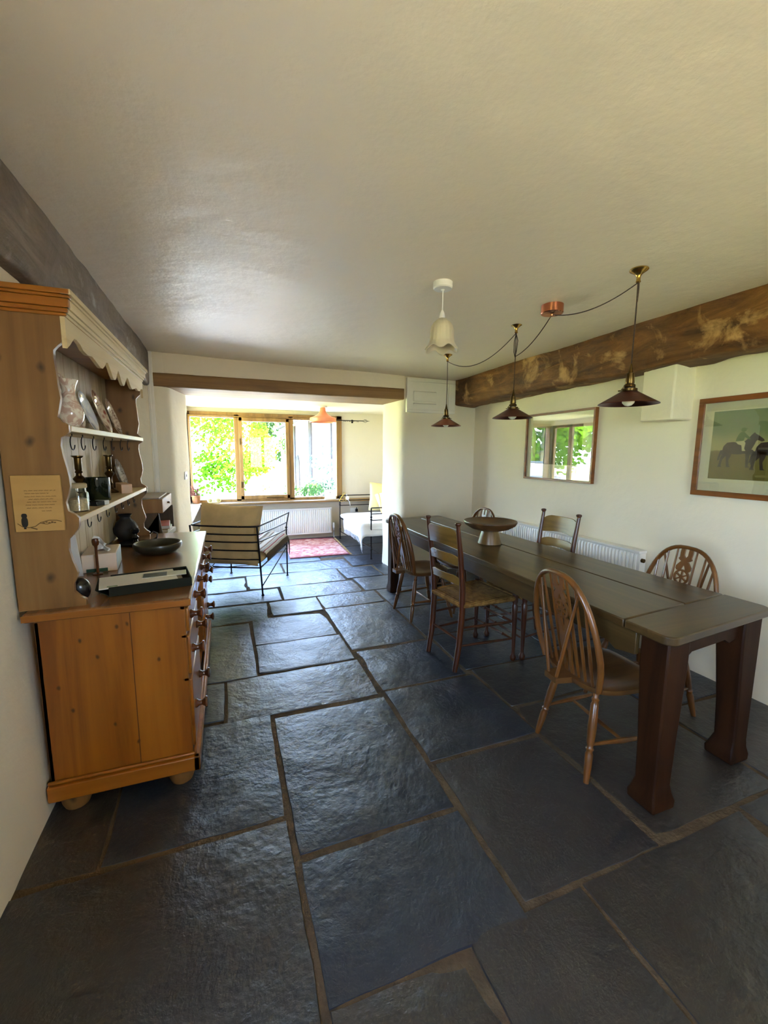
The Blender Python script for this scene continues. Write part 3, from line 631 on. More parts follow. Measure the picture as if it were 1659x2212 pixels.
plate('plate', 'grey patterned plate with lobed rim leaning on the lower rack shelf', -.705, 3.40, ZL, .105, .28, 0.03, china('grey_transfer_china', lin(112, 104, 98), lin(130, 120, 116), lin(196, 186, 176), 40), .04)

# ---- things on the dresser top
ZT = .8745
t = thing('tissue_box', 'white tissue box with a tissue pulled up and a green corner strip', 'tissue box', (-.655, 2.66, ZT), .12)
mb = MB(); mb.box(-.065, .065, -.11, .11, 0, .085); mb.build('carton', plain('pinkish_white_card', lin(226, 206, 188), .6, var=.03), t, bevel=.003)
mb = MB(); mb.box(.0655, .0665, -.108, .108, .002, .083); mb.build('blue_panel', plain('pale_blue_print', lin(202, 222, 232), .5, var=.12, scale=14), t)
mb = MB(); mb.box(-.05, .03, -.1112, -.1102, .002, .018); mb.build('green_strip', plain('dark_green_print', lin(48, 84, 62), .5), t)
mb = MB(); mb.grid(lambda u, v: (-.02+.05*u+.01*sin(v*6), -.02+.03*sin(u*5), .083+.075*v*(1-.5*u)-.0), 8, 8); mb.build('tissue', M['paper'], t)
mb = MB(); mb.lathe([(0, .0853), (.035, .0853), (.035, .0858), (0, .0858)], 20, Matrix.Scale(.6, 4, (1, 0, 0))); mb.build('slot', plain('slot_shadow_card', lin(150, 120, 100), .8), t)
bpy.data.objects['tissue_box'].scale = (1.18, 1.12, 1.12)
t = thing('turned_stick', 'thin turned brown wooden stick with a cup end standing before the tissue box', 'stick', (-.640, 2.50, ZT))
mb = MB(); mb.lathe([(.022, 0), (.022, .004), (.006, .008), (.0055, .12), (.007, .128), (.013, .135), (.015, .148), (.014, .16), (.010, .162), (0, .155)], 16, Matrix.Scale(1.14, 4)); mb.build('shaft', M['knob'], t)
t = thing('wooden_bowl', 'shallow dark green-black wooden bowl on the dresser top', 'bowl', (-.42, 2.93, ZT))
mb = MB(); mb.lathe([(.07, 0), (.105, .008), (.132, .03), (.138, .05), (.136, .062), (.130, .066), (.122, .062), (.118, .045), (.10, .022), (.06, .014), (0, .013)], 48); mb.build('bowl', plain('dark_olive_wood', lin(52, 48, 34), .32, var=.25, scale=10, coat=.2), t)
t = thing('file_tray', 'black paper tray lying on the near end of the dresser top', 'tray', (-.355, 2.21, ZT), .18)
mb = MB(); mb.box(-.165, .165, -.105, .115, 0, .006); mb.box(-.165, .165, -.110, -.104, 0, .042); mb.box(.159, .165, -.105, .115, 0, .042); mb.box(-.165, .165, .110, .116, 0, .042); mb.prism([(-.165, -.105, 0), (-.165, .115, 0), (-.215, .115, .03), (-.215, -.09, .03)], (0, 0, .004)); mb.build('tray', plain('dark_green_black_card', lin(24, 28, 20), .65, spec=.15), t, bevel=.002)
def sheet(name, label, cat, x, y, z, sx, sy, h, rz, mat):
    o = MB().box(-sx, sx, -sy, sy, 0, h).build(name, mat, bevel=.001); o.location = (x, y, z); o.rotation_euler = (0, 0, rz); return tag(o, label, cat)
sheet('magazine', 'thick magazine in the black tray with dark cover edge', 'magazine', -.37, 2.205, ZT+.0065, .145, .092, .026, .18, plain('magazine_pages', lin(150, 140, 126), .5, var=.2, scale=30))
t = thing('newsletter', 'white printed newsletter on top of the magazine pile', 'paper', (-.40, 2.205, ZT+.034), .22)
MB().box(-.16, .15, -.10, .10, 0, .004).build('sheet', M['paper'], t, bevel=.0008)
MB().box(-.13, -.09, -.085, -.07, .0041, .0046).build('green_logo', plain('green_print', lin(120, 152, 120), .6), t)
t = thing('leaflet', 'small leaflet with a dark blue photograph lying on the newsletter', 'leaflet', (-.30, 2.235, ZT+.0385), .10)
MB().box(-.095, .095, -.04, .04, 0, .003).build('sheet', plain('pale_grey_print', lin(196, 196, 184), .5, var=.1), t, bevel=.0006)
MB().box(-.09, .01, -.036, .036, .0031, .0035).build('photograph', plain('dark_blue_print', lin(64, 76, 84), .4, var=.3, scale=40), t)
t = thing('black_ball', 'glossy black round ornament beside the scalloped foot of the rack', 'ornament', (-.607, 2.06, ZT))
MB().pad(0, 0, .050, .048, .036, .050, 1.0, 18).build('ball', M['black'], t); MB().lathe([(.024, 0), (.024, .004), (.01, .006)], 16, Matrix.Scale(.8, 4, (0, 1, 0))).build('foot', M['black'], t)
o = MB().box(-.017, .017, -.0015, .0015, 0, .25).build('white_card', M['paper'], bevel=.0005); o.location = (-.712, 2.47, ZT+.002); o.rotation_euler = (.42, 0, .1); tag(o, 'narrow white card leaning inside the near end of the rack', 'card')
t = thing('chamberstick', 'dark metal candle holder on a round saucer behind the bowl', 'candle holder', (-.60, 3.26, ZT))
MB().lathe([(.085, 0), (.10, .004), (.104, .010), (.09, .008), (.03, .007), (.018, .012), (.012, .03), (.022, .045), (.013, .058), (.012, .07), (.026, .082), (.028, .10), (.022, .104), (.018, .09), (0, .085)], 30).build('saucer', M['black'], t)
mb = MB(); mb.tube([(.09, .02, .01), (.125, .03, .03), (.13, .035, .06), (.105, .03, .075), (.085, .025, .06)], .006, 8); mb.build('handle', M['black'], t)
t = thing('black_vase', 'matt black round vase in the far corner of the dresser top', 'vase', (-.69, 3.45, ZT))
MB().lathe([(.04, 0), (.05, .006), (.075, .05), (.078, .085), (.06, .125), (.035, .15), (.033, .165), (.045, .18), (.043, .182), (.03, .165), (0, .15)], 30).build('vase', plain('matt_black', lin(26, 24, 22), .7), t)

# ================================================================== WRITING BOX / BOOKCASE beyond the dresser
t = thing('bookcase', 'small dark wooden bookcase with a lighter box top beyond the dresser', 'bookcase', (-.66, 4.45, 0)); OB = t.location
dk = wood('dark_brown_board', lin(48, 36, 20), lin(74, 56, 32), lin(90, 70, 42), 'Z', 9, .6, 0, False, .06)
mb = MB(); mb.box(-.735, -.57, 4.13, 4.15, 0, .97); mb.box(-.735, -.52, 4.72, 4.74, 0, .97); mb.box(-.735, -.72, 4.15, 4.72, 0, .97); mb.box(-.735, -.55, 4.15, 4.72, .05, .07); mb.box(-.735, -.55, 4.15, 4.72, .36, .38); mb.box(-.735, -.52, 4.15, 4.72, .70, .72)
mb.prism([(-.735, 4.13, .72), (-.57, 4.13, .97), (-.54, 4.13, .72)], (0, .02, 0)); mb.build('carcass', dk, t, off=OB, bevel=.002)
mb = MB(); mb.box(-.735, -.53, 4.10, 4.75, .97, 1.09); mb.build('box_top', M['hutch'], t, off=OB, bevel=.006)
mb = MB(); mb.turn((-.53, 4.42, 1.03), (-.508, 4.42, 1.03), [(0, .008), (.5, .007), (.8, .012), (1, .004)], 12); mb.build('knob', M['knob'], t, off=OB)
sheet('notebook', 'grey notebook lying on the box top of the bookcase', 'notebook', -.66, 4.40, 1.091, .10, .26, .012, 0.0, plain('grey_cover', lin(140, 132, 124), .6))
for i, (lab, c, z0, w, h, d) in enumerate((('thick white-paged book flat on the upper shelf of the bookcase', (206, 196, 186), .721, .10, .045, .2), ('olive green book lying on the white-paged book', (128, 132, 72), .767, .09, .03, .16), ('rust red book on top of the olive green book', (168, 78, 46), .798, .09, .035, .17))):
    bk = thing('book', lab, 'book', (-.615, 4.44, z0), .1*i-.1, 'books in the small bookcase')
    MB().box(-w, w, -d, d, 0, h).build('cover', plain('book_cover_%d' % i, lin(*c), .6), bk, bevel=.003)
    MB().box(-w+.004, w+.002, -d-.001, d-.004, .004, h-.004).build('pages', M['paper'], bk)
# ================================================================== DINING TABLE
TT = thing('dining_table', 'long dark oak refectory table with a plank top and heavy square legs', 'table', (2.0, 2.7, 0)); OT = TT.location
C4 = [(1.595, 1.075), (2.39, 1.16), (2.285, 4.35), (1.60, 4.30)]     # corners of the top: near left, near right, far right, far left
def tp(u, v):  # u across left->right, v along near->far
    a = [C4[0][i]+(C4[1][i]-C4[0][i])*u for i in (0, 1)]; b = [C4[3][i]+(C4[2][i]-C4[3][i])*u for i in (0, 1)]
    return (a[0]+(b[0]-a[0])*v, a[1]+(b[1]-a[1])*v)
def plank(u0, u1, v0, v1, name, mat=None, rc=()):
    mb = MB(); P = [tp(u0, v0), tp(u1, v0), tp(u1, v1), tp(u0, v1)]; out = []
    for i in range(4):
        p = Vector(P[i]); a = (Vector(P[i-1])-p).normalized(); b = (Vector(P[(i+1) % 4])-p).normalized()
        if i in rc: out += [p+a*(.05*(1-sin(q)))+b*(.05*(1-cos(q))) for q in [pi/2*j/6 for j in range(7)]]
        else: out.append(p)
    mb.prism([(p.x, p.y, .752) for p in out], (0, 0, .038)); return mb.build(name, mat or M['table'], TT, off=OT, bevel=.006)
plank(0, .575, .068, .968, 'top_board'); plank(.582, 1, .068, .968, 'top_board'); 
M['table_x'] = wood('dark_oak_breadboard', lin(46, 33, 15), lin(79, 59, 30), lin(106, 84, 47), 'X', 11, .34, .15, False, .12, blotch=.5)
plank(0, 1, 0, .0665, 'breadboard_end', M['table_x'], (0, 1)); plank(0, 1, .969, 1, 'breadboard_end', M['table_x'], (2, 3))
for (u, v, nx, ny) in ((.035, .008, 1, 1), (.965, .008, -1, 1), (.965, .985, -1, -1), (.035, .985, 1, -1)):
    x, y = tp(u, v); w = .125; mb = MB()
    lv = [(0, .118, .010), (.035, .120, .011), (.07, .108, .003), (.11, .096, 0), (.30, .103, 0), (.63, w, 0), (.752, w, 0)]
    V = []; 
    for z, s_, o_ in lv:
        xs = (x, x+nx*s_) if True else 0; q = o_
        V += [(x-nx*q, y-ny*q, z), (x+nx*s_, y-ny*q, z), (x+nx*s_, y+ny*s_, z), (x-nx*q, y+ny*s_, z)]
    F = [(3, 2, 1, 0)]+[(i*4+j, i*4+(j+1) % 4, (i+1)*4+(j+1) % 4, (i+1)*4+j) for i in range(len(lv)-1) for j in range(4)]+[(24, 25, 26, 27)]
    mb.add(V, F); mb.build('leg', M['table_leg'], TT, off=OT, bevel=.008)
def apron(p, q, name):
    p, q = Vector((*p, 0)), Vector((*q, 0)); d = (q-p).normalized(); n = Vector((-d.y, d.x, 0))*.024; mb = MB()
    L = (q-p).length; pts = [(0, .65), (0, .752), (L, .752), (L, .65), (L-.10, .632), (L-.14, .655), (.14, .655), (.10, .632)]
    mb.prism([p+d*a+Vector((0, 0, z)) for a, z in pts], n); return mb.build(name, M['table_leg'] if name == 'end_apron' else M['table'], TT, off=OT, bevel=.003)
apron(tp(.05, .05), tp(.05, .955), 'side_apron'); apron(tp(.93, .955), tp(.93, .05), 'side_apron'); apron(tp(.16, .02), tp(.84, .02), 'end_apron'); apron(tp(.84, .975), tp(.16, .975), 'end_apron')

# pedestal bowl on the table
t = thing('pedestal_bowl', 'wide turned wooden bowl on a conical foot standing on the table', 'bowl', (1.95, 2.83, .7905))
MB().lathe([(.088, 0), (.092, .004), (.078, .06), (.066, .10), (.06, .112)], 40).build('foot', wood('bowl_foot_wood', lin(70, 50, 24), lin(116, 88, 48), lin(140, 112, 66), 'Z', 12, .35, .2, False, .05), t)
MB().lathe([(.05, .105), (.09, .108), (.15, .125), (.195, .152), (.208, .176), (.205, .184), (.190, .180), (.12, .158), (.05, .148), (0, .146)], 56).build('dish', M['bowlwood'], t)

# ================================================================== WHEEL-BACK CHAIRS (Windsor)
def wheelback(name, label, group):
    t = thing(name, label, 'chair', (0, 0, 0), 0, group); w = M['chair']
    # saddle seat
    mb = MB(); n = 40; out = []
    for i in range(n):
        a = 2*pi*i/n; c, s_ = cos(a), sin(a); ww = .215+.012*s_; x = ww*(abs(c)**.62)*(1 if c > 0 else -1); y = .205*(abs(s_)**.62)*(1 if s_ > 0 else -1)+.01
        out.append((x, y))
    R = 9; V = []; F = []
    for k in range(R+1):
        q = k/R
        for x, y in out:
            d = max(0, 1-(q**2)); dip = -.020*d*(1-.8*max(0, (y*q)/.2))-.004*(q > .97)
            V.append((x*q, y*q, .452+dip))
    for k in range(R):
        for i in range(n): F.append((k*n+i, k*n+(i+1) % n, (k+1)*n+(i+1) % n, (k+1)*n+i))
    b0 = len(V)
    for x, y in out: V.append((x*.985, y*.985, .425))
    for x, y in out: V.append((x*.90, y*.90, .413))
    for i in range(n): F += [(R*n+i, R*n+(i+1) % n, b0+(i+1) % n, b0+i), (b0+i, b0+(i+1) % n, b0+n+(i+1) % n, b0+n+i)]
    F.append(tuple(range(b0+n, b0+2*n))[::-1]); mb.add(V, F)
    mb.prism([(-.055, -.17, .420), (.055, -.17, .420), (.042, -.275, .420), (-.042, -.275, .420)], (0, 0, .028))     # bobtail
    mb.build('seat', M['chair_x'], t, smooth=50)
    lean = lambda z: -.165-.105*(z-.45)/.5
    # hoop
    def hp(a):
        c, s_ = cos(a), sin(a); x = .222*(abs(c)**.75)*(1 if c > 0 else -1)
        return x, .60+.352*s_
    pts = [(-.190, .445), (-.205, .50), (-.217, .55)]+[hp(pi-pi*i/28) for i in range(29)]+[(.217, .55), (.205, .50), (.190, .445)]
    mb = MB(); mb.tube([(x, lean(z), z) for x, z in pts], .0155, 10, flat=.75, up=(0, 1, 0)); mb.build('hoop', w, t, smooth=60)
    def htop(x):
        c = min(1, abs(x)/.222)**(1/.75); return .60+.352*sqrt(max(0, 1-c*c))
    for x0, x1 in ((-.145, -.165), (-.100, -.112), (-.055, -.058), (.055, .058), (.100, .112), (.145, .165)):
        zt = htop(x1)-.008; mb = MB(); mb.turn((x0, -.155, .44), (x1, lean(zt), zt), [(0, .0065), (.3, .0085), (.6, .0075), (1, .0055)], 8); mb.build('spindle', w, t)
    for s_ in (-1, 1):
        zt = htop(.135)-.008; mb = MB(); mb.turn((.026*s_, -.262, .435), (.135*s_, lean(zt), zt), [(0, .008), (.5, .0085), (1, .006)], 8); mb.build('brace_spindle', w, t)
    # pierced wheel splat
    sp = MB(); th = .010
    def P(x, z): return (x, lean(z)-th/2, z)
    def poly(L): sp.prism([P(x, z) for x, z in L], (0, th, 0))
    for s_ in (-1, 1):
        poly([(s_*.034, .95), (s_*.012, .95), (s_*.012, .905), (s_*.006, .895), (0, .888), (0, .862), (s_*.014, .866), (s_*.028, .872), (s_*.040, .882), (s_*.034, .892), (s_*.036, .92)])
        poly([(0, .866), (s_*.022, .868), (s_*.034, .852), (s_*.044, .838), (s_*.044, .822), (s_*.036, .812), (s_*.016, .812), (s_*.008, .835), (0, .850)])
        poly([(s_*.046, .728), (s_*.030, .735), (s_*.014, .742), (s_*.010, .70), (s_*.004, .66), (0, .655), (0, .60), (s_*.012, .56), (s_*.010, .50), (s_*.014, .448), (s_*.032, .448), (s_*.028, .52), (s_*.040, .60), (s_*.034, .67)])
    V = []; F = []; n = 28; ro, ri = .046, .035; zc_ = .776
    for i in range(n):
        a = 2*pi*i/n
        for r in (ro, ri):
            for dy in (-th/2, th/2): z = zc_+r*sin(a); V.append((r*cos(a), lean(z)+dy, z))
    for i in range(n):
        a = i*4; b = ((i+1) % n)*4; F += [(a, a+1, b+1, b), (a+2, b+2, b+3, a+3), (a, b, b+2, a+2), (a+1, a+3, b+3, b+1)]
    sp.add(V, F)
    for i in range(6):
        a = pi/6+pi*i/3; d = Vector((cos(a), sin(a))); q = Vector((-d.y, d.x))*.0042
        poly([(d.x*.008+q.x, zc_+d.y*.008+q.y), (d.x*.037+q.x, zc_+d.y*.037+q.y), (d.x*.037-q.x, zc_+d.y*.037-q.y), (d.x*.008-q.x, zc_+d.y*.008-q.y)])
    poly([(.012*cos(2*pi*i/10), zc_+.012*sin(2*pi*i/10)) for i in range(10)])
    sp.build('wheel_splat', w, t, smooth=30)
    prof = [(0, .011), (.06, .014), (.10, .011), (.12, .018), (.15, .012), (.18, .0175), (.42, .020), (.58, .017), (.62, .013), (.64, .019), (.67, .013), (.70, .018), (.86, .016), (1, .012)]
    ft = {}
    for sx, (tx, ty), (fx, fy) in ((-1, (.125, -.115), (.185, -.19)), (1, (.125, -.115), (.185, -.19)), (-1, (.145, .125), (.215, .215)), (1, (.145, .125), (.215, .215))):
        a = Vector((sx*tx, ty, .425)); b = Vector((sx*fx, fy, 0)); MB().turn(a, b, prof, 14).build('leg', w, t, smooth=50); ft[(sx, ty > 0)] = (a, b)
    mid = []
    for sx in (-1, 1):
        a = ft[(sx, False)][0].lerp(ft[(sx, False)][1], .60); b = ft[(sx, True)][0].lerp(ft[(sx, True)][1], .60)
        MB().turn(a, b, [(0, .007), (.3, .010), (.5, .0135), (.7, .010), (1, .007)], 10).build('side_stretcher', w, t); mid.append(a.lerp(b, .5))
    MB().turn(mid[0], mid[1], [(0, .007), (.3, .010), (.5, .0125), (.7, .010), (1, .007)], 10).build('cross_stretcher', w, t)
    return t
G = 'wheel-back chairs around the dining table'
# local +y is the way the chair faces
wb = wheelback('wheelback_chair', 'nearest wheel-back wooden chair on the open-floor side of the table', G)
wb.location = (1.70, 1.50, 0); wb.rotation_euler = (0, 0, -pi/2-.09)
dup(wb, (1.675, 3.51, 0), -pi/2+.04, 'wheel-back wooden chair at the far end of the table beside the wall pier', G)
dup(wb, (2.295, 1.70, 0), pi/2-.02, 'wheel-back wooden chair between the table and the wall under the horse picture', G)
dup(wb, (2.16, 3.60, 0), pi/2+.05, 'wheel-back chair seen behind the pedestal bowl with only its hoop showing', G)

# ================================================================== LADDER-BACK CHAIRS
def rushmat():
    k = NT('woven_rush'); c = k.n('ShaderNodeTexCoord'); s_ = k.n('ShaderNodeSeparateXYZ'); k.l(c.outputs['Object'], s_.inputs[0])
    ax = k.math('ABSOLUTE', s_.outputs[0]); ay = k.math('ABSOLUTE', s_.outputs[1]); side = k.math('GREATER_THAN', ax, ay)
    t_ = k.n('ShaderNodeMix', data_type='FLOAT'); k.l(side, t_.inputs[0]); k.l(ay, t_.inputs[2]); k.l(ax, t_.inputs[3])
    w = k.math('SINE', k.math('MULTIPLY', t_.outputs[0], 620.0)); n = k.noise(k.coord(), 30, 5)
    k.col(k.mix(k.ramp(n, [(.3, (0, 0, 0, 1)), (.7, (1, 1, 1, 1))]), lin(112, 76, 32), lin(160, 120, 62))); k.set(Roughness=.7, Specular_IOR_Level=.25); k.bump(k.math('ADD', w, n), .7, .004); return k.m
M['rush'] = rushmat()
def ladderback(name, label, group, slatmat):
    t = thing(name, label, 'chair', (0, 0, 0), 0, group); w = M['ladder']
    for s_ in (-1, 1):
        pts = [(s_*.172, -.245, 0), (s_*.172, -.215, .18), (s_*.175, -.20, .42), (s_*.178, -.205, .60), (s_*.182, -.235, .85), (s_*.185, -.262, 1.025)]
        mb = MB(); mb.tube(pts, [.018, .021, .0215, .020, .018, .014], 12, up=(0, 1, 0))
        mb.lathe([(.013, 0), (.012, .004), (.019, .014), (.021, .021), (.019, .027), (.012, .030), (0, .031)], 16, Matrix.Translation((s_*.185, -.262, 1.02)))
        mb.build('back_post', w, t, smooth=50)
        mb = MB(); mb.turn((s_*.215, .235, .50), (s_*.218, .238, 0), [(0, .020), (.10, .022), (.14, .017), (.16, .023), (.3, .021), (.86, .0125), (.90, .013), (.94, .024), (.985, .020), (1, .015)], 14); mb.build('front_leg', w, t, smooth=50)
        for z in (.17, .30):
            MB().turn((s_*.173, -.212, z+.01), (s_*.217, .236, z), [(0, .007), (.5, .0105), (1, .007)], 8).build('side_stretcher', w, t)
    for z in (.16, .29):
        MB().turn((-.216, .237, z), (.216, .237, z), [(0, .007), (.22, .009), (.26, .013), (.28, .008), (.5, .011), (.72, .008), (.74, .013), (.78, .009), (1, .007)], 10).build('front_stretcher', w, t)
    MB().turn((-.172, -.212, .22), (.172, -.212, .22), [(0, .007), (.5, .0095), (1, .007)], 8).build('back_stretcher', w, t)
    yb = lambda z: -.20 if z < .45 else -.205-.06*max(0, (z-.55))/.47
    for z0, z1, arch in ((.865, 1.005, .030), (.745, .825, .026), (.605, .675, .02)):
        mb = MB(); n = 16; V = []
        for i in range(n+1):
            q = i/n; x = -.175+.35*q; s_ = sin(pi*q); bow = -.028*s_; top = z1-arch+arch*min(1, (s_*1.9)**.6); bot = z0+(.016*s_ if arch else 0)
            for dy in (-.005, .005): V += [(x, yb(z0)+bow+dy, bot), (x, yb(z1)+bow+dy, top)]
        F = [(0, 1, 3, 2), (n*4, n*4+2, n*4+3, n*4+1)]
        for i in range(n):
            a = i*4; b = a+4; F += [(a, b, b+1, a+1), (a+2, a+3, b+3, b+2), (a, a+2, b+2, b), (a+1, b+1, b+3, a+3)]
        mb.add(V, F); mb.build('back_slat', slatmat, t, smooth=50, bevel=.002)
    # woven rush seat, trapezoid with rounded sides and a slight sag
    mb = MB(); n = 26
    def fn(u, v):
        a = -1+2*u; b = -1+2*v; hw = .178+(.215-.178)*v; x = a*hw; y = -.205+.45*v
        e = max(abs(a), abs(b)); z = .492-.012*(1-max(abs(a), abs(b)))*1.0-.020*max(0, e-.90)/.10
        return (x, y, z)
    mb.grid(fn, n, n); mb.grid(lambda u, v: (lambda p: (p[0], p[1], .452+(.02 if max(abs(-1+2*u), abs(-1+2*v)) > .99 else 0)))(fn(u, v)), n, n)
    mb.build('rush_seat', M['rush'], t, smooth=80)
    ed = MB()
    for a, b in (((-.178, -.203, .472), (-.213, .243, .472)), ((.178, -.203, .472), (.213, .243, .472)), ((-.213, .243, .472), (.213, .243, .472)), ((-.178, -.203, .472), (.178, -.203, .472))):
        A, B = Vector(a), Vector(b); N = 40
        ed.tube([A.lerp(B, i/N) for i in range(N+1)], [.021+.0012*(i % 2) for i in range(N+1)], 10)
    ed.build('rush_edge', M['rush'], t, smooth=30)
    return t
G2 = 'ladder-back rush seated chairs at the dining table'
lb = ladderback('ladderback_chair', 'ladder-back chair with a woven rush seat standing back from the open side of the table', G2, M['slat'])
lb.location = (1.655, 2.62, 0); lb.rotation_euler = (0, 0, -pi/2+.10)
dup(lb, (2.215, 2.64, 0), pi/2+.03, 'ladder-back chair against the radiator with light shining on its curved top slat', G2)

# ================================================================== CEILING LIGHTS
def cord(pts, r=.0032): return MB().tube(pts, r, 6)
def swag(a, b, drop, n=18):
    a, b = Vector(a), Vector(b); L = []
    for i in range(n+1):
        q = i/n; p = a.lerp(b, q); p.z -= drop*4*q*(1-q); L.append(p)
    return L
def shade_pendant(name, label, x, y, feed, extra=None, shade=None):
    z = zc(x); t = thing(name, label, 'pendant light', (x, y, z), 0, 'three swagged pendant lights over the table')
    MB().lathe([(.040, .012), (.043, 0), (.040, -.004), (.030, -.010), (.016, -.020), (.010, -.03), (.009, -.045), (.012, -.055), (.006, -.06), (0, -.06)], 28).build('ceiling_hook_plate', M['brass'], t)
    zt = 1.915-z
    c = cord([(0, 0, -.05), (.002, 0, -.2), (0, 0, zt+.02)]); c.build('hanging_flex', M['flex'], t)
    for i, pts in enumerate(feed):
        c = cord([Vector(p)-Vector((x, y, z)) for p in pts], .0030); c.build('feed_flex', M['flex'], t)
    MB().lathe([(.004, 0.045), (.008, .02), (.012, 0), (.018, -.004), (.018, -.012), (.022, -.05), (.020, -.056), (.026, -.060), (.028, -.070), (.022, -.074), (.016, -.076)], 24, Matrix.Translation((0, 0, zt))).build('lamp_holder', M['old_brass'], t)
    g = MB(); g.lathe([(.036, -.082), (.038, -.080), (.038, -.092), (.036, -.094)], 24, Matrix.Translation((0, 0, zt)), cap=False); g.bar((.036, 0, zt-.087), (.056, 0, zt-.087), .003, 8); g.bar((-.018, .031, zt-.087), (-.026, .044, zt-.087), .003, 8)
    for a in (0.5, 2.6, 4.7): g.bar((.022*cos(a), .022*sin(a), zt-.064), (.037*cos(a), .037*sin(a), zt-.084), .0025, 6)
    g.build('gallery', M['old_brass'], t)
    MB().lathe([(.036, -.092), (.050, -.101), (.095, -.128), (.141, -.155), (.142, -.158), (.094, -.131), (.05, -.104), (.034, -.095)], 48, Matrix.Translation((0, 0, zt)), cap=False).build('shade', shade or M['copper_dark'], t)
    MB().lathe([(.012, -.075), (.014, -.09), (.026, -.115), (.031, -.135), (.028, -.152), (.016, -.164), (0, -.168)], 24, Matrix.Translation((0, 0, zt))).build('bulb', M['bulb'], t)
    return t
PX = 1.962
r0 = Vector((1.925, 2.235, zc(1.925)-.055)); h1 = Vector((PX, 1.675, zc(PX)-.058)); h2 = Vector((PX+.008, 2.64, zc(PX)-.058)); h3 = Vector((PX+.012, 3.65, zc(PX)-.058))
shade_pendant('pendant_lamp', 'dark coolie shade pendant hanging nearest, in front of the plaster corbel', PX, 1.675, [swag(r0, h1, .05), [h1+Vector((.006, 0, .004)), h1+Vector((.014, .006, -.03)), h1+Vector((.004, 0, -.09))]], shade=M['copper_dark'])
shade_pendant('pendant_lamp', 'dark coolie shade pendant overlapping the corner of the garden-reflecting picture', PX+.008, 2.64, [swag(r0, h2+Vector((0, 0, -.16)), .035), [h2, h2+Vector((-.010, .004, -.06)), h2+Vector((-.012, 0, -.13)), h2+Vector((0, 0, -.165))], [h2+Vector((0, 0, -.002)), h2+Vector((.012, -.006, -.05)), h2+Vector((.006, -.004, -.12)), h2+Vector((.0, 0, -.16))]])
shade_pendant('pendant_lamp', 'copper coolie shade pendant hanging farthest off, before the white vent panel', PX+.012, 3.65, [swag(h2, h3, .12)], shade=plain('bright_copper_brown', lin(150, 92, 70), .3, .8, var=.15))
t = thing('ceiling_rose', 'copper ceiling rose feeding the three swagged pendants', 'ceiling rose', (1.925, 2.235, zc(1.925)))
MB().lathe([(.066, .012), (.066, -.046), (.063, -.050), (.008, -.052), (.006, -.060), (0, -.060)], 36).build('cup', M['copper'], t)
WX, WY = 1.15, 2.20
t = thing('tulip_pendant', 'frosted white tulip glass pendant on a round white ceiling plate', 'pendant light', (WX, WY, zc(WX)))
MB().lathe([(.050, .014), (.053, 0), (.053, -.030), (.048, -.036), (.012, -.038), (.008, -.046), (0, -.046)], 32).build('ceiling_plate', M['plastic'], t)
cord([(0, 0, -.04), (0, 0, -.16)], .0032).build('flex', M['plastic'], t)
MB().lathe([(.005, -.145), (.012, -.160), (.016, -.178), (.017, -.20), (.0, -.205)], 20).build('lamp_holder', M['plastic'], t)
def tul(u, v):
    a = 2*pi*u; R = [.018, .044, .057, .061, .062, .063, .066, .076, .090]; x = v*8; i = min(7, int(x)); r = R[i]+(R[i+1]-R[i])*(x-i)
    q = max(0, v-.72)/.28; r *= 1+.09*q*cos(6*a); z = -.190-.160*v-.012*q*cos(6*a); r += .0007*cos(18*a)*(1-q); return (r*cos(a), r*sin(a), z)
mb = MB(); mb.grid(tul, 108, 30, True); o = mb.build('glass_shade', M['opal'], t, smooth=80); s_ = o.modifiers.new('wall', 'SOLIDIFY'); s_.thickness = .003
MB().lathe([(.010, -.2), (.012, -.24), (.024, -.28), (.026, -.30), (.016, -.325), (0, -.33)], 18).build('bulb', M['bulb'], t)
t = thing('dome_pendant', 'peach-pink dome pendant hanging in front of the bay window', 'pendant light', (1.40, 6.45, 2.19))
MB().lathe([(.06, 0), (.06, -.018), (.02, -.02), (.012, -.03)], 24).build('ceiling_plate', M['plastic'], t)
MB().lathe([(.035, -.02), (.040, -.03), (.042, -.06), (.052, -.09), (.080, -.12), (.130, -.150), (.185, -.168), (.197, -.18), (.197, -.225), (.204, -.232), (.200, -.238), (.190, -.225), (.190, -.185), (.12, -.155), (.05, -.11)], 56, cap=False).build('shade', M['pink'], t)
MB().lathe([(.015, -.1), (.03, -.14), (.03, -.17), (0, -.19)], 16).build('bulb', M['bulb'], t)

# ================================================================== THINGS ON THE RIGHT AND FAR WALLS
def picture(name, label, y0, y1, z0, z1, fw, depth):
    t = thing(name, label, 'picture', (XR, (y0+y1)/2, z0)); OP = t.location; f = MB(); x0, x1 = XR-depth, XR-.002
    f.box(x0, x1, y0, y1, z0, z0+fw); f.box(x0, x1, y0, y1, z1-fw, z1); f.box(x0, x1, y0, y0+fw, z0+fw, z1-fw); f.box(x0, x1, y1-fw, y1, z0+fw, z1-fw)
    f.build('frame', M['frame'], t, off=OP, bevel=.002)
    MB().box(XR-depth*.45, XR-.004, y0+fw*.5, y1-fw*.5, z0+fw*.5, z1-fw*.5).build('mount', M['mount'], t, off=OP)
    MB().box(XR-depth*.8, XR-depth*.8+.002, y0+fw*.6, y1-fw*.6, z0+fw*.6, z1-fw*.6).build('glazing', M['picglass'], t, off=OP, smooth=0)
    return t, OP, XR-depth*.45-.0012
t, OP, xf = picture('framed_picture', 'thin-framed picture over the radiator whose glass mirrors the sunny garden', 2.845, 3.745, 1.243, 1.90, .020, .040)
MB().box(xf, xf+.001, 2.99, 3.60, 1.40, 1.77).build('print', plain('dark_green_landscape_print', lin(74, 92, 60), .8, var=.35, scale=7), t, off=OP)
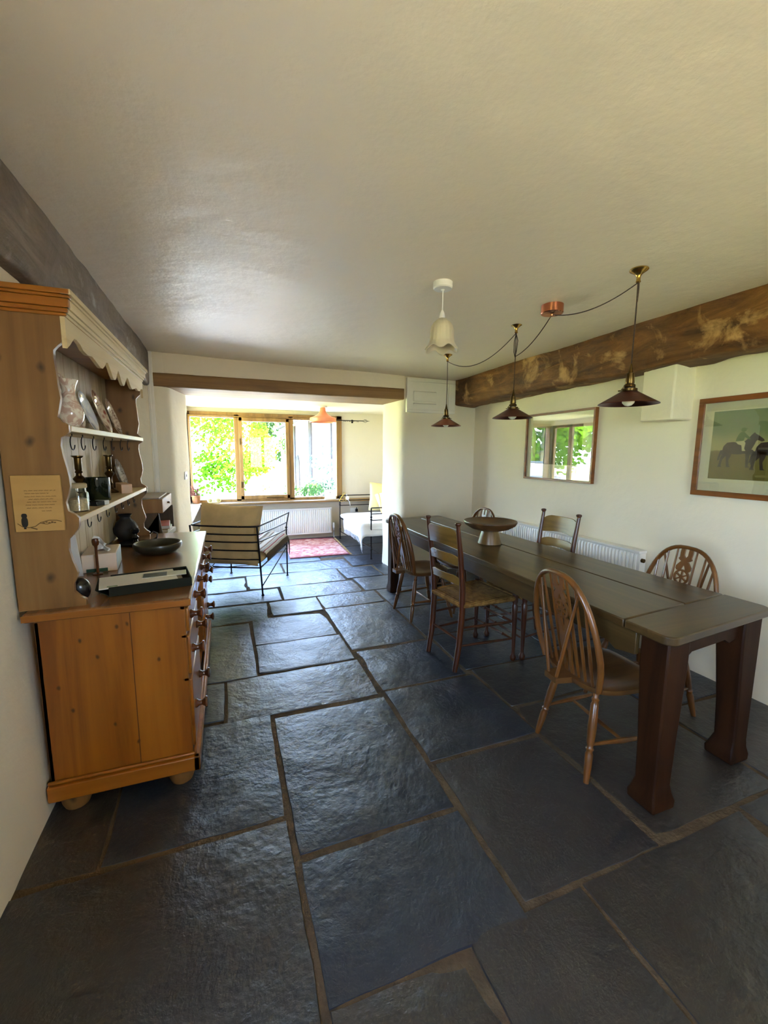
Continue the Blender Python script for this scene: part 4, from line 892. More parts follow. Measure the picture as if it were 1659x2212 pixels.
t, OP, xf = picture('framed_picture', 'brown-framed print of racehorses and jockeys on a green field', .93, 2.0, 1.232, 1.868, .034, .028)
MB().box(xf, xf+.001, 1.00+.06, 1.93, 1.325, 1.80).build('inner_mount', plain('pale_green_mount', lin(214, 212, 170), .85, var=.02), t, off=OP)
k = NT('racecourse_print'); sx = k.n('ShaderNodeSeparateXYZ'); k.l(k.coord(kind='Generated'), sx.inputs[0]); n = k.noise(k.coord(), 9, 5)
zz = k.math('ADD', sx.outputs[2], k.math('MULTIPLY', k.math('SUBTRACT', n, .5), .12))
k.col(k.ramp(zz, [(.0, lin(104, 96, 30)), (.36, lin(112, 106, 44)), (.415, lin(120, 112, 58)), (.43, lin(168, 164, 104)), (.55, lin(160, 160, 104)), (.7, lin(122, 140, 92)), (1.0, lin(112, 136, 92))])); k.set(Roughness=.8)
MB().box(xf-.001, xf, 1.09, 1.905, 1.348, 1.778).build('print', k.m, t, off=OP)
hd = plain('painted_dark_horse', lin(62, 58, 44), .8, var=.3, scale=30); jk = plain('painted_jockey_green', lin(84, 116, 58), .8, var=.2, scale=30); jw = plain('painted_pale_breeches', lin(188, 186, 130), .8)
def horse(y, z, s, mat, silk, par):
    """side-on painted horse walking towards -y; y, z = tail end at ground level"""
    mb = MB(); P = lambda a, b: (xf-.0016, y-a*s*1.22, z+b*s)
    body = [(.0, .60), (.03, .76), (.12, .88), (.28, .90), (.44, .86), (.56, .90), (.66, 1.02), (.74, 1.14), (.80, 1.22), (.84, 1.16), (.90, 1.12), (1.04, .98), (1.06, .92), (1.00, .89), (.90, .95), (.86, .92), (.82, .78), (.76, .62), (.66, .50), (.5, .46), (.32, .46), (.2, .50), (.06, .52), (-.02, .44), (-.06, .26), (-.12, .22), (-.09, .42), (-.04, .62)]
    mb.prism([P(a, b) for a, b in body], (.0005, 0, 0))
    for leg in ([(.10, .6), (.28, .6), (.25, .40), (.20, .25), (.23, .05), (.27, 0), (.16, 0), (.13, .24), (.12, .40)], [(.04, .62), (.2, .6), (.12, .40), (.03, .28), (.0, .06), (.03, 0), (-.09, 0), (-.06, .10), (-.04, .29)], [(.60, .62), (.76, .62), (.73, .36), (.72, .06), (.77, 0), (.66, 0), (.64, .34)], [(.66, .62), (.80, .62), (.90, .40), (.84, .16), (.88, .10), (.78, .10), (.77, .18), (.81, .36)]):
        mb.prism([P(a, b) for a, b in leg], (.0005, 0, 0))
    mb.build('horse', mat, par, off=OP, smooth=0)
    mb = MB(); P = lambda a, b: (xf-.0024, y-a*s*1.22, z+b*s)
    mb.prism([P(a, b) for a, b in [(.34, .90), (.36, 1.04), (.40, 1.16), (.46, 1.24), (.54, 1.24), (.60, 1.16), (.70, 1.04), (.72, .98), (.66, .99), (.57, 1.06), (.54, .92)]], (.0005, 0, 0)); mb.prism([P(.52+.07*cos(q), 1.32+.075*sin(q)) for q in [i*2*pi/12 for i in range(12)]], (.0005, 0, 0)); mb.prism([P(.56, 1.35), P(.66, 1.34), P(.56, 1.38)], (.0005, 0, 0)); mb.build('jockey', silk, par, off=OP, smooth=0)
    mb = MB(); mb.prism([P(a, b) for a, b in [(.34, .92), (.54, .94), (.60, .86), (.58, .66), (.62, .58), (.53, .58), (.50, .78), (.40, .82)]], (.0005, 0, 0)); mb.build('breeches', jw, par, off=OP, smooth=0)
horse(1.835, 1.425, .175, hd, jk, t); horse(1.652, 1.412, .185, plain('painted_black_horse', lin(40, 34, 26), .8, var=.2), jk, t); horse(1.47, 1.42, .18, plain('painted_bay_horse', lin(82, 54, 36), .8, var=.2), plain('painted_red_silk', lin(150, 84, 72), .8), t); horse(1.29, 1.425, .15, hd, jk, t)

def radiator(name, label, axis, pos, a0, a1, z0, z1, face, ribs):
    """panel radiator, face = direction of its front (+1 / -1) along the other axis"""
    ctr = (a0+a1)/2; loc = (ctr, pos, z0) if axis == 'X' else (pos, ctr, z0); t = thing(name, label, 'radiator', loc); w = .012
    def pt(a, d, z): return (a, pos+face*d, z) if axis == 'X' else (pos+face*d, a, z)
    mb = MB()
    n = ribs; step = (a1-a0-.03)/n; prof = []
    for i in range(n):
        s0 = a0+.015+i*step; prof += [(s0, 0), (s0+step*.22, 0), (s0+step*.34, .010), (s0+step*.78, .010), (s0+step*.90, 0)]
    prof = [(a0, 0)]+prof+[(a1, 0)]; Z = [(z0, .0), (z0+.025, .0), (z0+.04, 1), (z1-.045, 1), (z1-.03, 0), (z1-.02, 0)]
    V = []; F = []; k_ = len(prof)
    for z, q in Z:
        for a, d in prof: V.append(pt(a, .045+d*q, z))
    for j in range(len(Z)-1):
        for i in range(k_-1): F.append((j*k_+i, j*k_+i+1, (j+1)*k_+i+1, (j+1)*k_+i))
    mb.add(V, F)
    b0 = pt(a0, -.02, z0); b1 = pt(a1, .044, z1-.02); mb.box(min(b0[0], b1[0]), max(b0[0], b1[0]), min(b0[1], b1[1]), max(b0[1], b1[1]), z0, z1-.02)
    mb.build('panel', M['radiator'], t, off=loc, smooth=40)
    g = MB(); b0 = pt(a0-.004, -.024, z1-.022); b1 = pt(a1+.004, .058, z1); g.box(min(b0[0], b1[0]), max(b0[0], b1[0]), min(b0[1], b1[1]), max(b0[1], b1[1]), z1-.022, z1); g.build('top_grille', M['radiator'], t, off=loc, bevel=.004)
    return t, loc, pt
t, OP, pt = radiator('radiator', 'long white ribbed radiator on the wall behind the dining chairs', 'Y', XR-.045, 2.28, 4.20, .17, .775, -1, 58)
mb = MB(); mb.bar(pt(2.262, .02, .70), pt(2.282, .02, .70), .016, 12); mb.build('end_plug', M['old_brass'], t, off=OP)
mb = MB(); mb.bar(pt(2.255, .02, 0.0), pt(2.255, .02, .22), .010, 8); mb.build('pipe', M['radiator'], t, off=OP)
t, OP, pt = radiator('radiator', 'white ribbed radiator under the bay window behind the armchair', 'X', BY1-.045, .22, 1.72, .09, .545, -1, 44)
mb = MB(); mb.bar(pt(1.765, .02, 0.0), pt(1.765, .02, .16), .009, 8); mb.turn(pt(1.765, .02, .13), pt(1.765, .02, .27), [(0, .014), (.3, .022), (.35, .030), (.85, .028), (1, .02)], 14); mb.build('valve', plain('grey_white_valve', lin(190, 186, 176), .4), t, off=OP)
# louvred panel high on the far wall
t = thing('vent_panel', 'white wooden vent panel with louvres high on the far wall', 'vent', (2.37, 4.80, 1.985)); OP = t.location
f = MB()
for b in ((2.045, 2.695, 4.755, 4.802, 1.985, 2.02), (2.045, 2.695, 4.755, 4.802, 2.345, 2.388), (2.045, 2.12, 4.755, 4.802, 2.02, 2.345), (2.60, 2.695, 4.755, 4.802, 2.02, 2.345)): f.box(*b)
f.build('frame', M['white'], t, off=OP, bevel=.004)
mb = MB(); mb.box(2.12, 2.60, 4.785, 4.80, 2.02, 2.345); mb.build('back', M['white'], t, off=OP)
for z in (2.10, 2.24): mb = MB(); mb.prism([(2.14, 4.785, z), (2.14, 4.762, z-.012), (2.14, 4.762, z-.02), (2.14, 4.785, z-.012)], (.30, 0, 0)); mb.build('louvre', M['white'], t, off=OP)
mb = MB(); mb.box(2.14, 2.44, 4.772, 4.79, 2.12, 2.235); mb.build('flap', M['white'], t, off=OP, bevel=.003)
t = thing('light_switch', 'white light switch on the left jamb of the opening', 'switch', (-.424, 5.20, 1.239), radians(-11))
mb = MB(); mb.box(-.012, .008, -.043, .043, -.043, .043); mb.build('plate', M['plastic'], t, bevel=.003); mb = MB(); mb.box(.008, .013, -.010, .010, -.014, .014); mb.build('rocker', plain('grey_rocker', lin(120, 120, 120), .4), t, bevel=.002)
# ================================================================== ARMCHAIR (iron frame) seen from behind
t = thing('armchair', 'black iron-framed armchair with a cream back cushion, seen from behind', 'armchair', (.157, 5.0, 0), radians(-27.3))
hw = .363; I = M['iron']
bz = [.75, .665, .585, .495, .40, .31]; by = lambda z: -.37-.09*z/.75
def fy(z): return .37+(.012 if z < .6 else .012+.10*((z-.6)/.17)**1.3)
for s_ in (-1, 1):
    mb = MB(); mb.tube([(s_*hw, by(z), z) for z in (0, .2, .31, .5, .75)], .0095, 10); mb.lathe([(.016, 0), (.016, .008), (.009, .012)], 12, Matrix.Translation((s_*hw, by(0), 0))); mb.build('back_post', I, t)
    mb = MB(); mb.tube([(s_*hw, fy(z), z) for z in (0, .2, .4, .6, .65, .70, .74, .77)], .009, 10); mb.lathe([(.016, 0), (.016, .008), (.009, .012)], 12, Matrix.Translation((s_*hw, fy(0), 0)))
    mb.pad(s_*hw, fy(.6), .60, .015, .015, .014, 1, 8); mb.pad(s_*hw, fy(.57), .57, .013, .013, .012, 1, 8); mb.build('front_post', I, t)
    MB().tube([(s_*hw, by(.1), .10), (s_*hw, fy(.31), .36)], .006, 8).build('diagonal_brace', I, t)
    MB().tube([(s_*hw, by(.31), .31), (s_*hw, fy(.4), .40)], .008, 8).build('side_rail', I, t)
for i, z in enumerate(bz[:3]):
    zf = (.77, .66, .575)[i]; r = .0095 if i == 0 else .0075
    pts = [(-hw, fy(zf), zf), (-hw*1.02, 0.0, (z+zf)/2), (-hw*1.0, by(z)+.06, z)]+[(-hw+.012, by(z)+.015, z)]+[(-hw+2*hw*q, by(z)-.030*sin(pi*q), z) for q in [j/12 for j in range(1, 12)]]+[(hw-.012, by(z)+.015, z), (hw, by(z)+.06, z), (hw*1.02, 0.0, (z+zf)/2), (hw, fy(zf), zf)]
    MB().tube(pts, r, 8).build('arm_rail', I, t, smooth=60)
for z in bz[3:]:
    MB().tube([(-hw+2*hw*q, by(z)-.028*sin(pi*q), z) for q in [j/12 for j in range(13)]], .0075, 8).build('back_bar', I, t)
MB().tube([(-hw, fy(.38), .39), (hw, fy(.38), .39)], .008, 8).build('front_rail', I, t)
mb = MB(); A = Matrix.Translation((0, -.03, .40)) @ Matrix.Rotation(radians(7), 4, 'X'); mb.pad(0, 0, 0, .345, .37, .065, .25, 18, A); mb.build('seat_cushion', M['linen'], t, smooth=80)
A = Matrix.Translation((.0, -.335, .645)) @ Matrix.Rotation(radians(78), 4, 'X') @ Matrix.Rotation(radians(-2), 4, 'Z')
mb = MB(); ph = random.Random(5)
def cush(u, v):
    a = -1+2*u; b = -1+2*v
    return a, b
def pillow(mb, A, sx, sy, sz, n=26, seed=0.0, horn=.10):
    for sg in (-1, 1):
        def fn(u, v):
            a = -1+2*u; b = -1+2*v; k_ = (1-a*a)*(1-b*b); h = sz*(max(0, k_)**.38)
            pull = 1-horn*(1-abs(a*b))*(max(abs(a), abs(b))**3)*.55
            w = .012*noise.noise(Vector((a*2.5+seed, b*2.5, sg)))*min(1, k_*6)
            return (a*sx*pull, b*sy*pull, sg*h+w)
        mb.grid(fn, n, n, False, A)
pillow(mb, A, .345, .315, .095, seed=2.0); mb.build('back_cushion', M['linen'], t, smooth=80)
# striped throw over the seat
tartan = stripes('striped_wool', [(0, lin(196, 190, 186)), (.16, lin(128, 104, 84)), (.24, lin(180, 172, 166)), (.40, lin(150, 60, 60)), (.44, lin(196, 190, 186)), (.56, lin(92, 78, 62)), (.70, lin(170, 158, 146)), (.84, lin(108, 88, 70)), (.92, lin(190, 184, 178))], 0, 4.2)
def drape(name, label, cat, fn, nu, nv, mat, loc, rz, fringe=None, par=None):
    mb = MB(); mb.grid(fn, nu, nv); o = thing(name, label, cat, loc, rz)
    c = mb.build('cloth', mat, o, smooth=80); m_ = c.modifiers.new('thick', 'SOLIDIFY'); m_.thickness = .006; m_.offset = 1
    if fringe: fringe.build('fringe', mat, o)
    return o
def seatline(d):   # path over the seat from back to front, then hanging
    if d < .62: return (-.26+d, .445+.125*d*(1)-.0)
    q = d-.62; a = min(q/.08, pi/2)
    if q < .126: return (.36+.075*sin(a), .5225-.075*(1-cos(a))+.004)
    return (.436, .450-(q-.126))
def thr(u, v):
    xx = -.44+.88*u; y, z = seatline(.80*v); over = max(0, abs(xx)-.33); s_ = 1 if xx > 0 else -1
    if over > 0:
        x = s_*(.33+.048*sin(min(over/.05, pi/2))); z -= max(0, over-.03)+.01
    else: x = xx
    z += .006*noise.noise(Vector((xx*6, v*6, 2)))+.012*max(0, 1-over*10)*(1-(xx/.36)**2 if abs(xx) < .36 else 0)
    return (x, y+.012*noise.noise(Vector((xx*5, v*5, 8))), z)
fr = MB(); rr = random.Random(2)
for i in range(46):
    p = Vector(thr((i+.5)/46, 1.0)); fr.tube([p, p+Vector((rr.uniform(-.006, .006), rr.uniform(-.002, .008), -.035)), p+Vector((rr.uniform(-.01, .01), rr.uniform(-.002, .01), -.07))], .0028, 4)
drape('throw_blanket', 'grey, brown and red striped wool throw spread over the armchair seat', 'blanket', thr, 44, 44, tartan, (.157, 5.0, 0), radians(-27.3), fr)

# ================================================================== DAYBED in the bay
t = thing('daybed', 'black iron daybed with a white mattress along the bay wall', 'daybed', (2.33, 6.37, 0)); OD = t.location
x0, x1, y0, y1 = 1.885, 2.86, 5.60, 7.16
def B(mb, name, mat=I, **k): return mb.build(name, mat, t, off=OD, **k)
for x, y, h in ((x0, y0, .735), (x0-.05, y1, .765), (x1, y0, .735), (x1, y1, .765)):
    mb = MB(); mb.tube([(x, y, 0), (x, y, h)], .010, 10); mb.lathe([(.017, 0), (.017, .01), (.010, .014)], 12, Matrix.Translation((x, y, 0)))
    for z in (.14, .175, h-.13, h-.165): mb.pad(x, y, z, .017, .017, .014, 1, 8)
    B(mb, 'post')
for y, h, xa in ((y0, .735, x0), (y1, .765, x0-.05)):
    for dz in (.0, .085, .175): B(MB().tube([(xa, y, h-dz), (x1, y, h-dz)], .0085 if dz == 0 else .007, 8), 'end_rail')
    B(MB().tube([(xa, y, .36), (x1, y, .36)], .008, 8), 'bed_rail')
B(MB().tube([(x0, y0, .16), (x0-.05, y1, .13)], .006, 8), 'long_stretcher'); B(MB().tube([(x0, y0, .37), (x0-.05, y1, .37)], .008, 8), 'long_rail'); B(MB().tube([(x1, y0, .37), (x1, y1, .37)], .008, 8), 'long_rail')
B(MB().tube([(2.06, 6.95, 0), (2.06, 6.95, .36)], .008, 8), 'middle_leg')
mb = MB(); mb.pad((x0+x1)/2-.045, 6.38, .425, .53, .80, .065, .22, 20); B(mb, 'mattress', M['white_cloth'], smooth=80)
def wthr(u, v):
    y = 5.54+.95*u; d = 1.15*v; x = 2.72-d; z = .497
    if x < 1.80:
        q = 1.80-x; a = min(q/.07, pi/2); z = .497-.07*(1-cos(a))-max(0, q-.11); x = 1.80-.07*sin(a)
    if y < 5.66:
        q = 5.66-y; z -= q*1.3
    z += .010*noise.noise(Vector((x*6, y*6, 1)))+.004; x += .02*noise.noise(Vector((y*9, z*4, 3)))*(1 if z < .45 else 0)
    return (x-1.9, y-5.9, z)
fr = MB()
for i in range(50):
    p = Vector(wthr((i+.5)/50, 1.0)); fr.tube([p, p+Vector((rr.uniform(-.004, .004), rr.uniform(-.008, .008), -.03)), p+Vector((rr.uniform(-.01, .01), rr.uniform(-.012, .012), -.065))], .003, 4)
drape('white_throw', 'white fringed throw hanging over the front of the daybed', 'blanket', wthr, 40, 50, M['white_cloth'], (1.9, 5.9, 0), 0, fr)
t = thing('tall_cushion', 'tall pale yellow cushion upright at the window end of the daybed', 'cushion', (2.60, 6.98, .49))
mb = MB(); pillow(mb, Matrix.Translation((0, 0, .24)) @ Matrix.Rotation(radians(5), 4, 'Y') @ Matrix.Rotation(radians(83), 4, 'X'), .29, .245, .075, seed=4); mb.build('cover', M['yellow_linen'], t, smooth=80)
t = thing('striped_cushion', 'white and apricot striped cushion leaning on the tall yellow cushion', 'cushion', (2.62, 6.70, .495))
mb = MB(); pillow(mb, Matrix.Translation((0, .02, .185)) @ Matrix.Rotation(radians(-12), 4, 'Y') @ Matrix.Rotation(radians(62), 4, 'X'), .24, .20, .075, seed=6)
mb.build('cover', stripes('apricot_stripe', [(0, lin(236, 230, 220)), (.35, lin(240, 206, 160)), (.5, lin(236, 230, 220)), (.7, lin(226, 184, 130)), (.85, lin(238, 232, 224))], 0, 6.0), t, smooth=80)

# ================================================================== RUG
t = thing('rug', 'faded red and pink patterned rug with pale fringed ends on the bay floor', 'rug', (1.23, 6.62, 0))
k = NT('faded_red_rug'); v = k.coord(); vo = k.n('ShaderNodeTexVoronoi', distance='MANHATTAN'); k.l(v, vo.inputs[0]); vo.inputs['Scale'].default_value = 7; n = k.noise(v, 14, 5, .6, 1)
c = k.ramp(vo.outputs['Distance'], [(.1, lin(140, 98, 112)), (.3, lin(188, 116, 108)), (.5, lin(212, 166, 150)), (.8, lin(176, 98, 92))]); c = k.mix(k.ramp(n, [(.4, (0, 0, 0, 1)), (.7, (.7, .7, .7, 1))]), c, lin(220, 188, 176))
k.col(c); k.set(Roughness=.95, Specular_IOR_Level=.1); k.bump(k.noise(v, 200, 2), .4, .003)
R0 = [(.80, 5.97), (1.672, 5.965), (1.735, 7.24), (.88, 7.32)]
mb = MB(); mb.grid(lambda u, v: ((R0[0][0]*(1-u)+R0[1][0]*u)*(1-v)+(R0[3][0]*(1-u)+R0[2][0]*u)*v, (R0[0][1]*(1-u)+R0[1][1]*u)*(1-v)+(R0[3][1]*(1-u)+R0[2][1]*u)*v, .010+.002*noise.noise(Vector((u*5, v*5, 0)))), 30, 40)
o = mb.build('pile', k.m, t, off=t.location, smooth=80); s_ = o.modifiers.new('thick', 'SOLIDIFY'); s_.thickness = .008; s_.offset = -1
bd = MB(); W_ = [Vector((p[0], p[1], .0135)) for p in R0]
for i in (0, 2): 
    a, b = W_[i], W_[(i+1) % 4]; d = (b-a).normalized(); q = Vector((-d.y, d.x, 0))*.045; bd.prism([a, b, b+q, a+q], (0, 0, .002))
bd.build('border', plain('dark_red_border', lin(132, 50, 62), .95, var=.2, scale=20), t, off=t.location)
fr = MB()
for a, b in ((W_[1], W_[2]),):
    for i in range(70):
        p = a.lerp(b, i/69); fr.bar((p.x, p.y, .008), (p.x+.035+rr.uniform(-.008, .008), p.y+rr.uniform(-.008, .008), .004), .003, 4)
fr.build('fringe', M['linen'], t, off=t.location)

# ================================================================== SILL AND WALL BITS IN THE BAY
t = thing('potted_plant', 'red-leaved plant in a brown pot in the corner of the bay sill', 'potted plant', (-.46, 7.29, .691))
MB().lathe([(.045, 0), (.05, .004), (.065, .11), (.070, .115), (.070, .128), (.062, .128), (.058, .11), (0, .105)], 24).build('pot', plain('brown_glazed_pot', lin(140, 88, 48), .4, var=.15), t)
lf = MB(); st = MB(); rr = random.Random(11)
for i in range(60):
    a = rr.uniform(0, 2*pi); e = rr.uniform(.15, 1.3); L = rr.uniform(.10, .24); d = Vector((cos(a)*cos(e)*.55, sin(a)*cos(e)*.35, sin(e))); p0 = Vector((0, 0, .11)); p1 = p0+d*L
    st.tube([p0, p0.lerp(p1, .5)+Vector((0, 0, .01)), p1], .0016, 4)
    for q in (.55, .8, 1.0):
        c_ = p0.lerp(p1, q); w = Vector((rr.uniform(-1, 1), rr.uniform(-1, 1), rr.uniform(-.6, .4))).normalized()*.04; n_ = w.cross(Vector((0, 0, 1))).normalized()*.011
        lf.add([c_, c_+w*.5+n_, c_+w, c_+w*.5-n_], [(0, 1, 2, 3)])
st.build('stems', plain('red_brown_stem', lin(120, 70, 56), .6), t); lf.build('foliage', leafy('reddish_leaf', lin(150, 92, 84), .4), t, smooth=0)['kind'] = 'stuff'
t = thing('radio', 'cream pill-shaped radio with two speaker discs on the bay sill', 'radio', (-.20, 7.27, .691), .05)
mb = MB(); n = 30; out = []
for i in range(n): 
    a = 2*pi*i/n; out.append((.062*(1 if cos(a) > 0 else -1)+.042*cos(a), -.03, .045+.042*sin(a)))
mb.prism(out, (0, .06, 0)); mb.build('case', plain('cream_plastic', lin(232, 214, 150), .4, var=.03), t, bevel=.008)
for s_ in (-1, 1): MB().turn((s_*.06, -.028, .045), (s_*.06, -.036, .045), [(0, .026), (.8, .026), (1, .022)], 24).build('speaker', plain('olive_speaker_cloth', lin(150, 134, 76), .8, var=.2, scale=60), t)
MB().box(-.015, .015, -.033, -.028, .03, .05).build('dial', plain('tan_dial', lin(190, 164, 104), .5), t)
MB().tube([(.09, .0, .01), (.25, -.02, .004), (.50, -.05, .004), (.59, -.10, .004), (.62, -.135, -.03), (.67, -.125, -.15), (.68, -.10, -.25)], .0022, 5).build('cable', plain('grey_cable', lin(120, 116, 120), .6), t)
t = thing('greeting_card', 'white card with a small grey emblem standing on the sill by the window frame', 'card', (1.70, 7.30, .691), -.04)
A = Matrix.Rotation(radians(-8), 4, 'X'); mb = MB(); mb.box(-.10, .10, -.002, .002, 0, .165, A); mb.box(-.10, .10, .04, .043, 0, .02); mb.build('card', M['paper'], t, bevel=.0006)
mb = MB(); mb.pad(0, -.003, .115, .012, .0008, .010, 1, 8, A); mb.box(-.008, .008, -.0035, -.0025, .085, .091, A); mb.build('emblem', plain('grey_print', lin(176, 170, 168), .7), t)
t = thing('yellow_ribbon', 'tangled yellow ribbon hanging over the iron rail of the daybed', 'ribbon', (1.88, 7.145, .765))
MB().tube([(-.06, 0, -.09), (-.02, -.012, -.02), (.02, -.012, .02), (.05, 0, .045), (.02, .014, .055), (-.01, .012, .02), (.04, -.012, -.04), (.055, -.012, -.09), (0, -.014, -.105), (-.06, -.012, -.095), (-.05, -.012, -.06), (.02, -.012, -.085)], .006, 6, flat=.4).build('ribbon', plain('yellow_ribbon', lin(226, 188, 70), .6), t)
t = thing('white_adapter', 'small white plug adapter hanging on the daybed rail beside the yellow ribbon', 'adapter', (1.96, 7.14, .70))
mb = MB(); mb.pad(0, -.02, .02, .030, .018, .032, .6, 12); mb.build('body', M['plastic'], t); mb = MB(); mb.tube([(-.01, -.015, .05), (-.01, -.008, .075), (-.01, .012, .080)], .003, 6); mb.tube([(.01, -.02, -.01), (.04, -.02, -.05), (.05, -.015, -.12)], .004, 6); mb.build('cord', M['plastic'], t)
t = thing('wall_socket', 'white wall socket with a black plug behind the daybed', 'socket', (2.16, 7.40, .47)); 
MB().box(-.07, .07, -.012, 0, -.043, .043).build('plate', M['plastic'], t, bevel=.004); mb = MB(); mb.box(.015, .058, -.05, -.012, -.03, .022); mb.tube([(.036, -.032, .02), (.036, -.034, .05)], .008, 8); mb.build('plug', M['black'], t, bevel=.006)
t = thing('curtain_rod', 'short iron curtain rod with a twisted cage finial beside the bay window', 'curtain rod', (2.0, 7.22, 2.05))
MB().bar((-.62, 0, 0), (.27, 0, 0), .007, 8).build('rod', I, t)
mb = MB()
for k_ in range(4):
    a0 = k_*pi/2; mb.tube([(.27+.09*q, .026*sin(pi*q)*cos(a0+q*3), .026*sin(pi*q)*sin(a0+q*3)) for q in [i/10 for i in range(11)]], .0028, 5)
mb.bar((.36, 0, 0), (.395, 0, 0), .005, 6, .002); mb.build('finial', I, t)
for x in (-.07, -.05, -.03, .0, .03, .045, .08, .17, .19): MB().tube([(x, .013*cos(a), .013*sin(a)-.008) for a in [2*pi*i/12 for i in range(12)]], .0022, 5, closed=True).build('curtain_ring', I, t)
mb = MB(); mb.bar((.13, 0, 0), (.13, .18, 0), .006, 6); mb.box(.115, .145, .172, .18, -.03, .03); mb.build('bracket', I, t)

# ================================================================== OUTSIDE
gv = MB(); gv.box(BX0-.25, 45, -30, YB-.31, -.45, -.25); gv.box(XR+.26, 45, YB-.31, 7.64, -.45, -.25); structure(gv.build('added_gravel_yard', plain('warm_bounce_gravel', lin(208, 182, 142), .95, var=.15, scale=30)), 'unseen pale gravel added outside the near windows for warm bounce light')  # unseen ground, gravel chosen for neutral warm bounce into the room
tr = MB(); tr.box(-4.5, BX0-.27, -6, 4.2, -.24, -.17); structure(tr.build('added_terrace', plain('dim_bounce_stone', lin(128, 122, 112), .9, var=.2, scale=3)), 'unseen grey terrace added outside the near side window to cut bounce light')  # darker unseen strip added to dull the lawn bounce on the ceiling
pr = MB(); pr.box(-1.2, 4.6, -4.3, YB-.3, 2.3, 2.42); pr.box(XR+.25, 4.6, YB-.3, 2.0, 2.3, 2.42); structure(pr.build('added_porch_roof', M['oak_x']), 'unseen porch roof added outside the near windows to block sky')  # unseen roof added to keep blue sky out of the rear window
dv = MB(); dv.box(-2.2, 45, 7.56, 60, -.45, -.25); structure(dv.build('gravel_drive', plain('pale_drive_gravel', lin(190, 182, 166), .95, var=.12, scale=30)), 'pale gravel drive beyond the front bay window')
g = MB(); g.box(-45, -2.2, 7.66, 60, -.45, -.25); g.box(-45, BX0-.26, -30, 7.66, -.45, -.25)
lw = NT('sunny_lawn'); v = lw.coord(); lw.col(lw.mix(lw.noise(v, .35, 4), lw.ramp(lw.noise(v, 22, 5), [(.3, lin(158, 152, 78)), (.7, lin(184, 176, 108))]), lin(196, 200, 116))); lw.set(Roughness=.95, Specular_IOR_Level=.1)
o = g.build('lawn', lw.m); structure(o, 'bright sunlit lawn outside the windows')
L1 = leafy('bright_green_leaf', lin(78, 130, 26), .5); L2 = leafy('yellow_green_leaf', lin(104, 144, 32), .5); L3 = leafy('deep_green_leaf', lin(66, 92, 46), .4); L4 = leafy('blue_green_leaf', lin(74, 98, 78), .4); L5 = leafy('red_brown_twig_leaf', lin(128, 92, 64), .35)
BK = plain('tree_bark', lin(150, 138, 116), .9, var=.3, scale=5)
def cloud(c, rad, n, s, rng, mb, flatten=.8):
    for _ in range(n):
        while True:
            p = Vector((rng.uniform(-1, 1), rng.uniform(-1, 1), rng.uniform(-1, 1)))
            if p.length < 1: break
        p = Vector((p.x*rad, p.y*rad, p.z*rad*flatten))+Vector(c)
        a = Vector((rng.uniform(-1, 1), rng.uniform(-1, 1), rng.uniform(-1, 1))).normalized(); b = a.orthogonal().normalized()*s*rng.uniform(.35, .6); a = a*s*rng.uniform(.7, 1.2)
        mb.add([p, p+a*.5+b, p+a, p+a*.5-b], [(0, 1, 2, 3)])
def tree(label, x, y, h, r, n, mat, seed, s=.16, group='garden trees', low=.25):
    rng = random.Random(seed); t = thing('tree', label, 'tree', (x, y, -.25), 0, group)
    tr = MB(); tr.tube([(0, 0, 0), (.05, 0, h*.3), (-.05, .05, h*.6), (0, 0, h*.9)], [.16, .12, .08, .03], 10); lf = MB()
    for k_ in range(14):
        a = rng.uniform(0, 2*pi); q = rng.uniform(low, 1.0); rr_ = r*rng.uniform(.3, 1); c = (rr_*cos(a), rr_*sin(a), h*q)
        tr.tube([(0, 0, h*q*.7), (c[0]*.5, c[1]*.5, h*q*.88), c], [.05, .03, .012], 6); cloud(c, r*rng.uniform(.28, .5), n//14, s, rng, lf)
    tr.build('trunk', BK, t); lf.build('foliage', mat, t, smooth=0)['kind'] = 'stuff'; return t
def bush(label, x, y, r, h, n, mat, seed, s=.07, z=-.25, twigs=10, cat='shrub', name='shrub'):
    rng = random.Random(seed); t = thing(name, label, cat, (x, y, z)); lf = MB(); st = MB()
    for k_ in range(twigs):
        a = rng.uniform(0, 2*pi); c = Vector((r*rng.uniform(.2, 1)*cos(a), r*rng.uniform(.2, 1)*sin(a), h*rng.uniform(.45, 1))); st.tube([(0, 0, 0), (c.x*.4, c.y*.4, c.z*.6), c], [.012, .009, .004], 5)
        cloud(c, r*.42, n//twigs//2, s, rng, lf, .7); cloud(c*.6, r*.4, n//twigs//2, s, rng, lf, .7)
    st.build('stems', BK, t); lf.build('foliage', mat, t, smooth=0)['kind'] = 'stuff'; return t
# beyond the front bay window
tree('broad bright green tree seen through the left pane of the bay window', -1.35, 16.0, 4.4, 2.2, 3800, L1, 1, .15, low=.12)
tree('yellow-green tree behind the middle casement of the bay window', 1.0, 21.5, 4.8, 2.0, 4200, L2, 2, .17, low=.15)
tree('tall tree far off between the left pane and the casement', -2.4, 28.0, 7.0, 3.0, 2600, L2, 3, .28)
tree('dark green tree rising beside the timbered house', 3.3, 27.0, 4.6, 1.7, 1800, L3, 4, .2)
bush('reddish twiggy shrub under the middle casement', 0.95, 10.4, .55, 1.15, 420, L5, 5, .06, twigs=16)
bush('green rose bush with pale leaves before the timbered house', 2.1, 9.75, .5, 1.8, 900, L4, 6, .07, twigs=16)
bush('low dense shrub at the foot of the right-hand pane', 1.50, 9.0, .38, 1.05, 1200, L3, 7, .06, twigs=14)
bush('blue-green lavender bush close to the right-hand pane', 2.3, 8.6, .36, 1.02, 1100, L4, 8, .06, twigs=14)
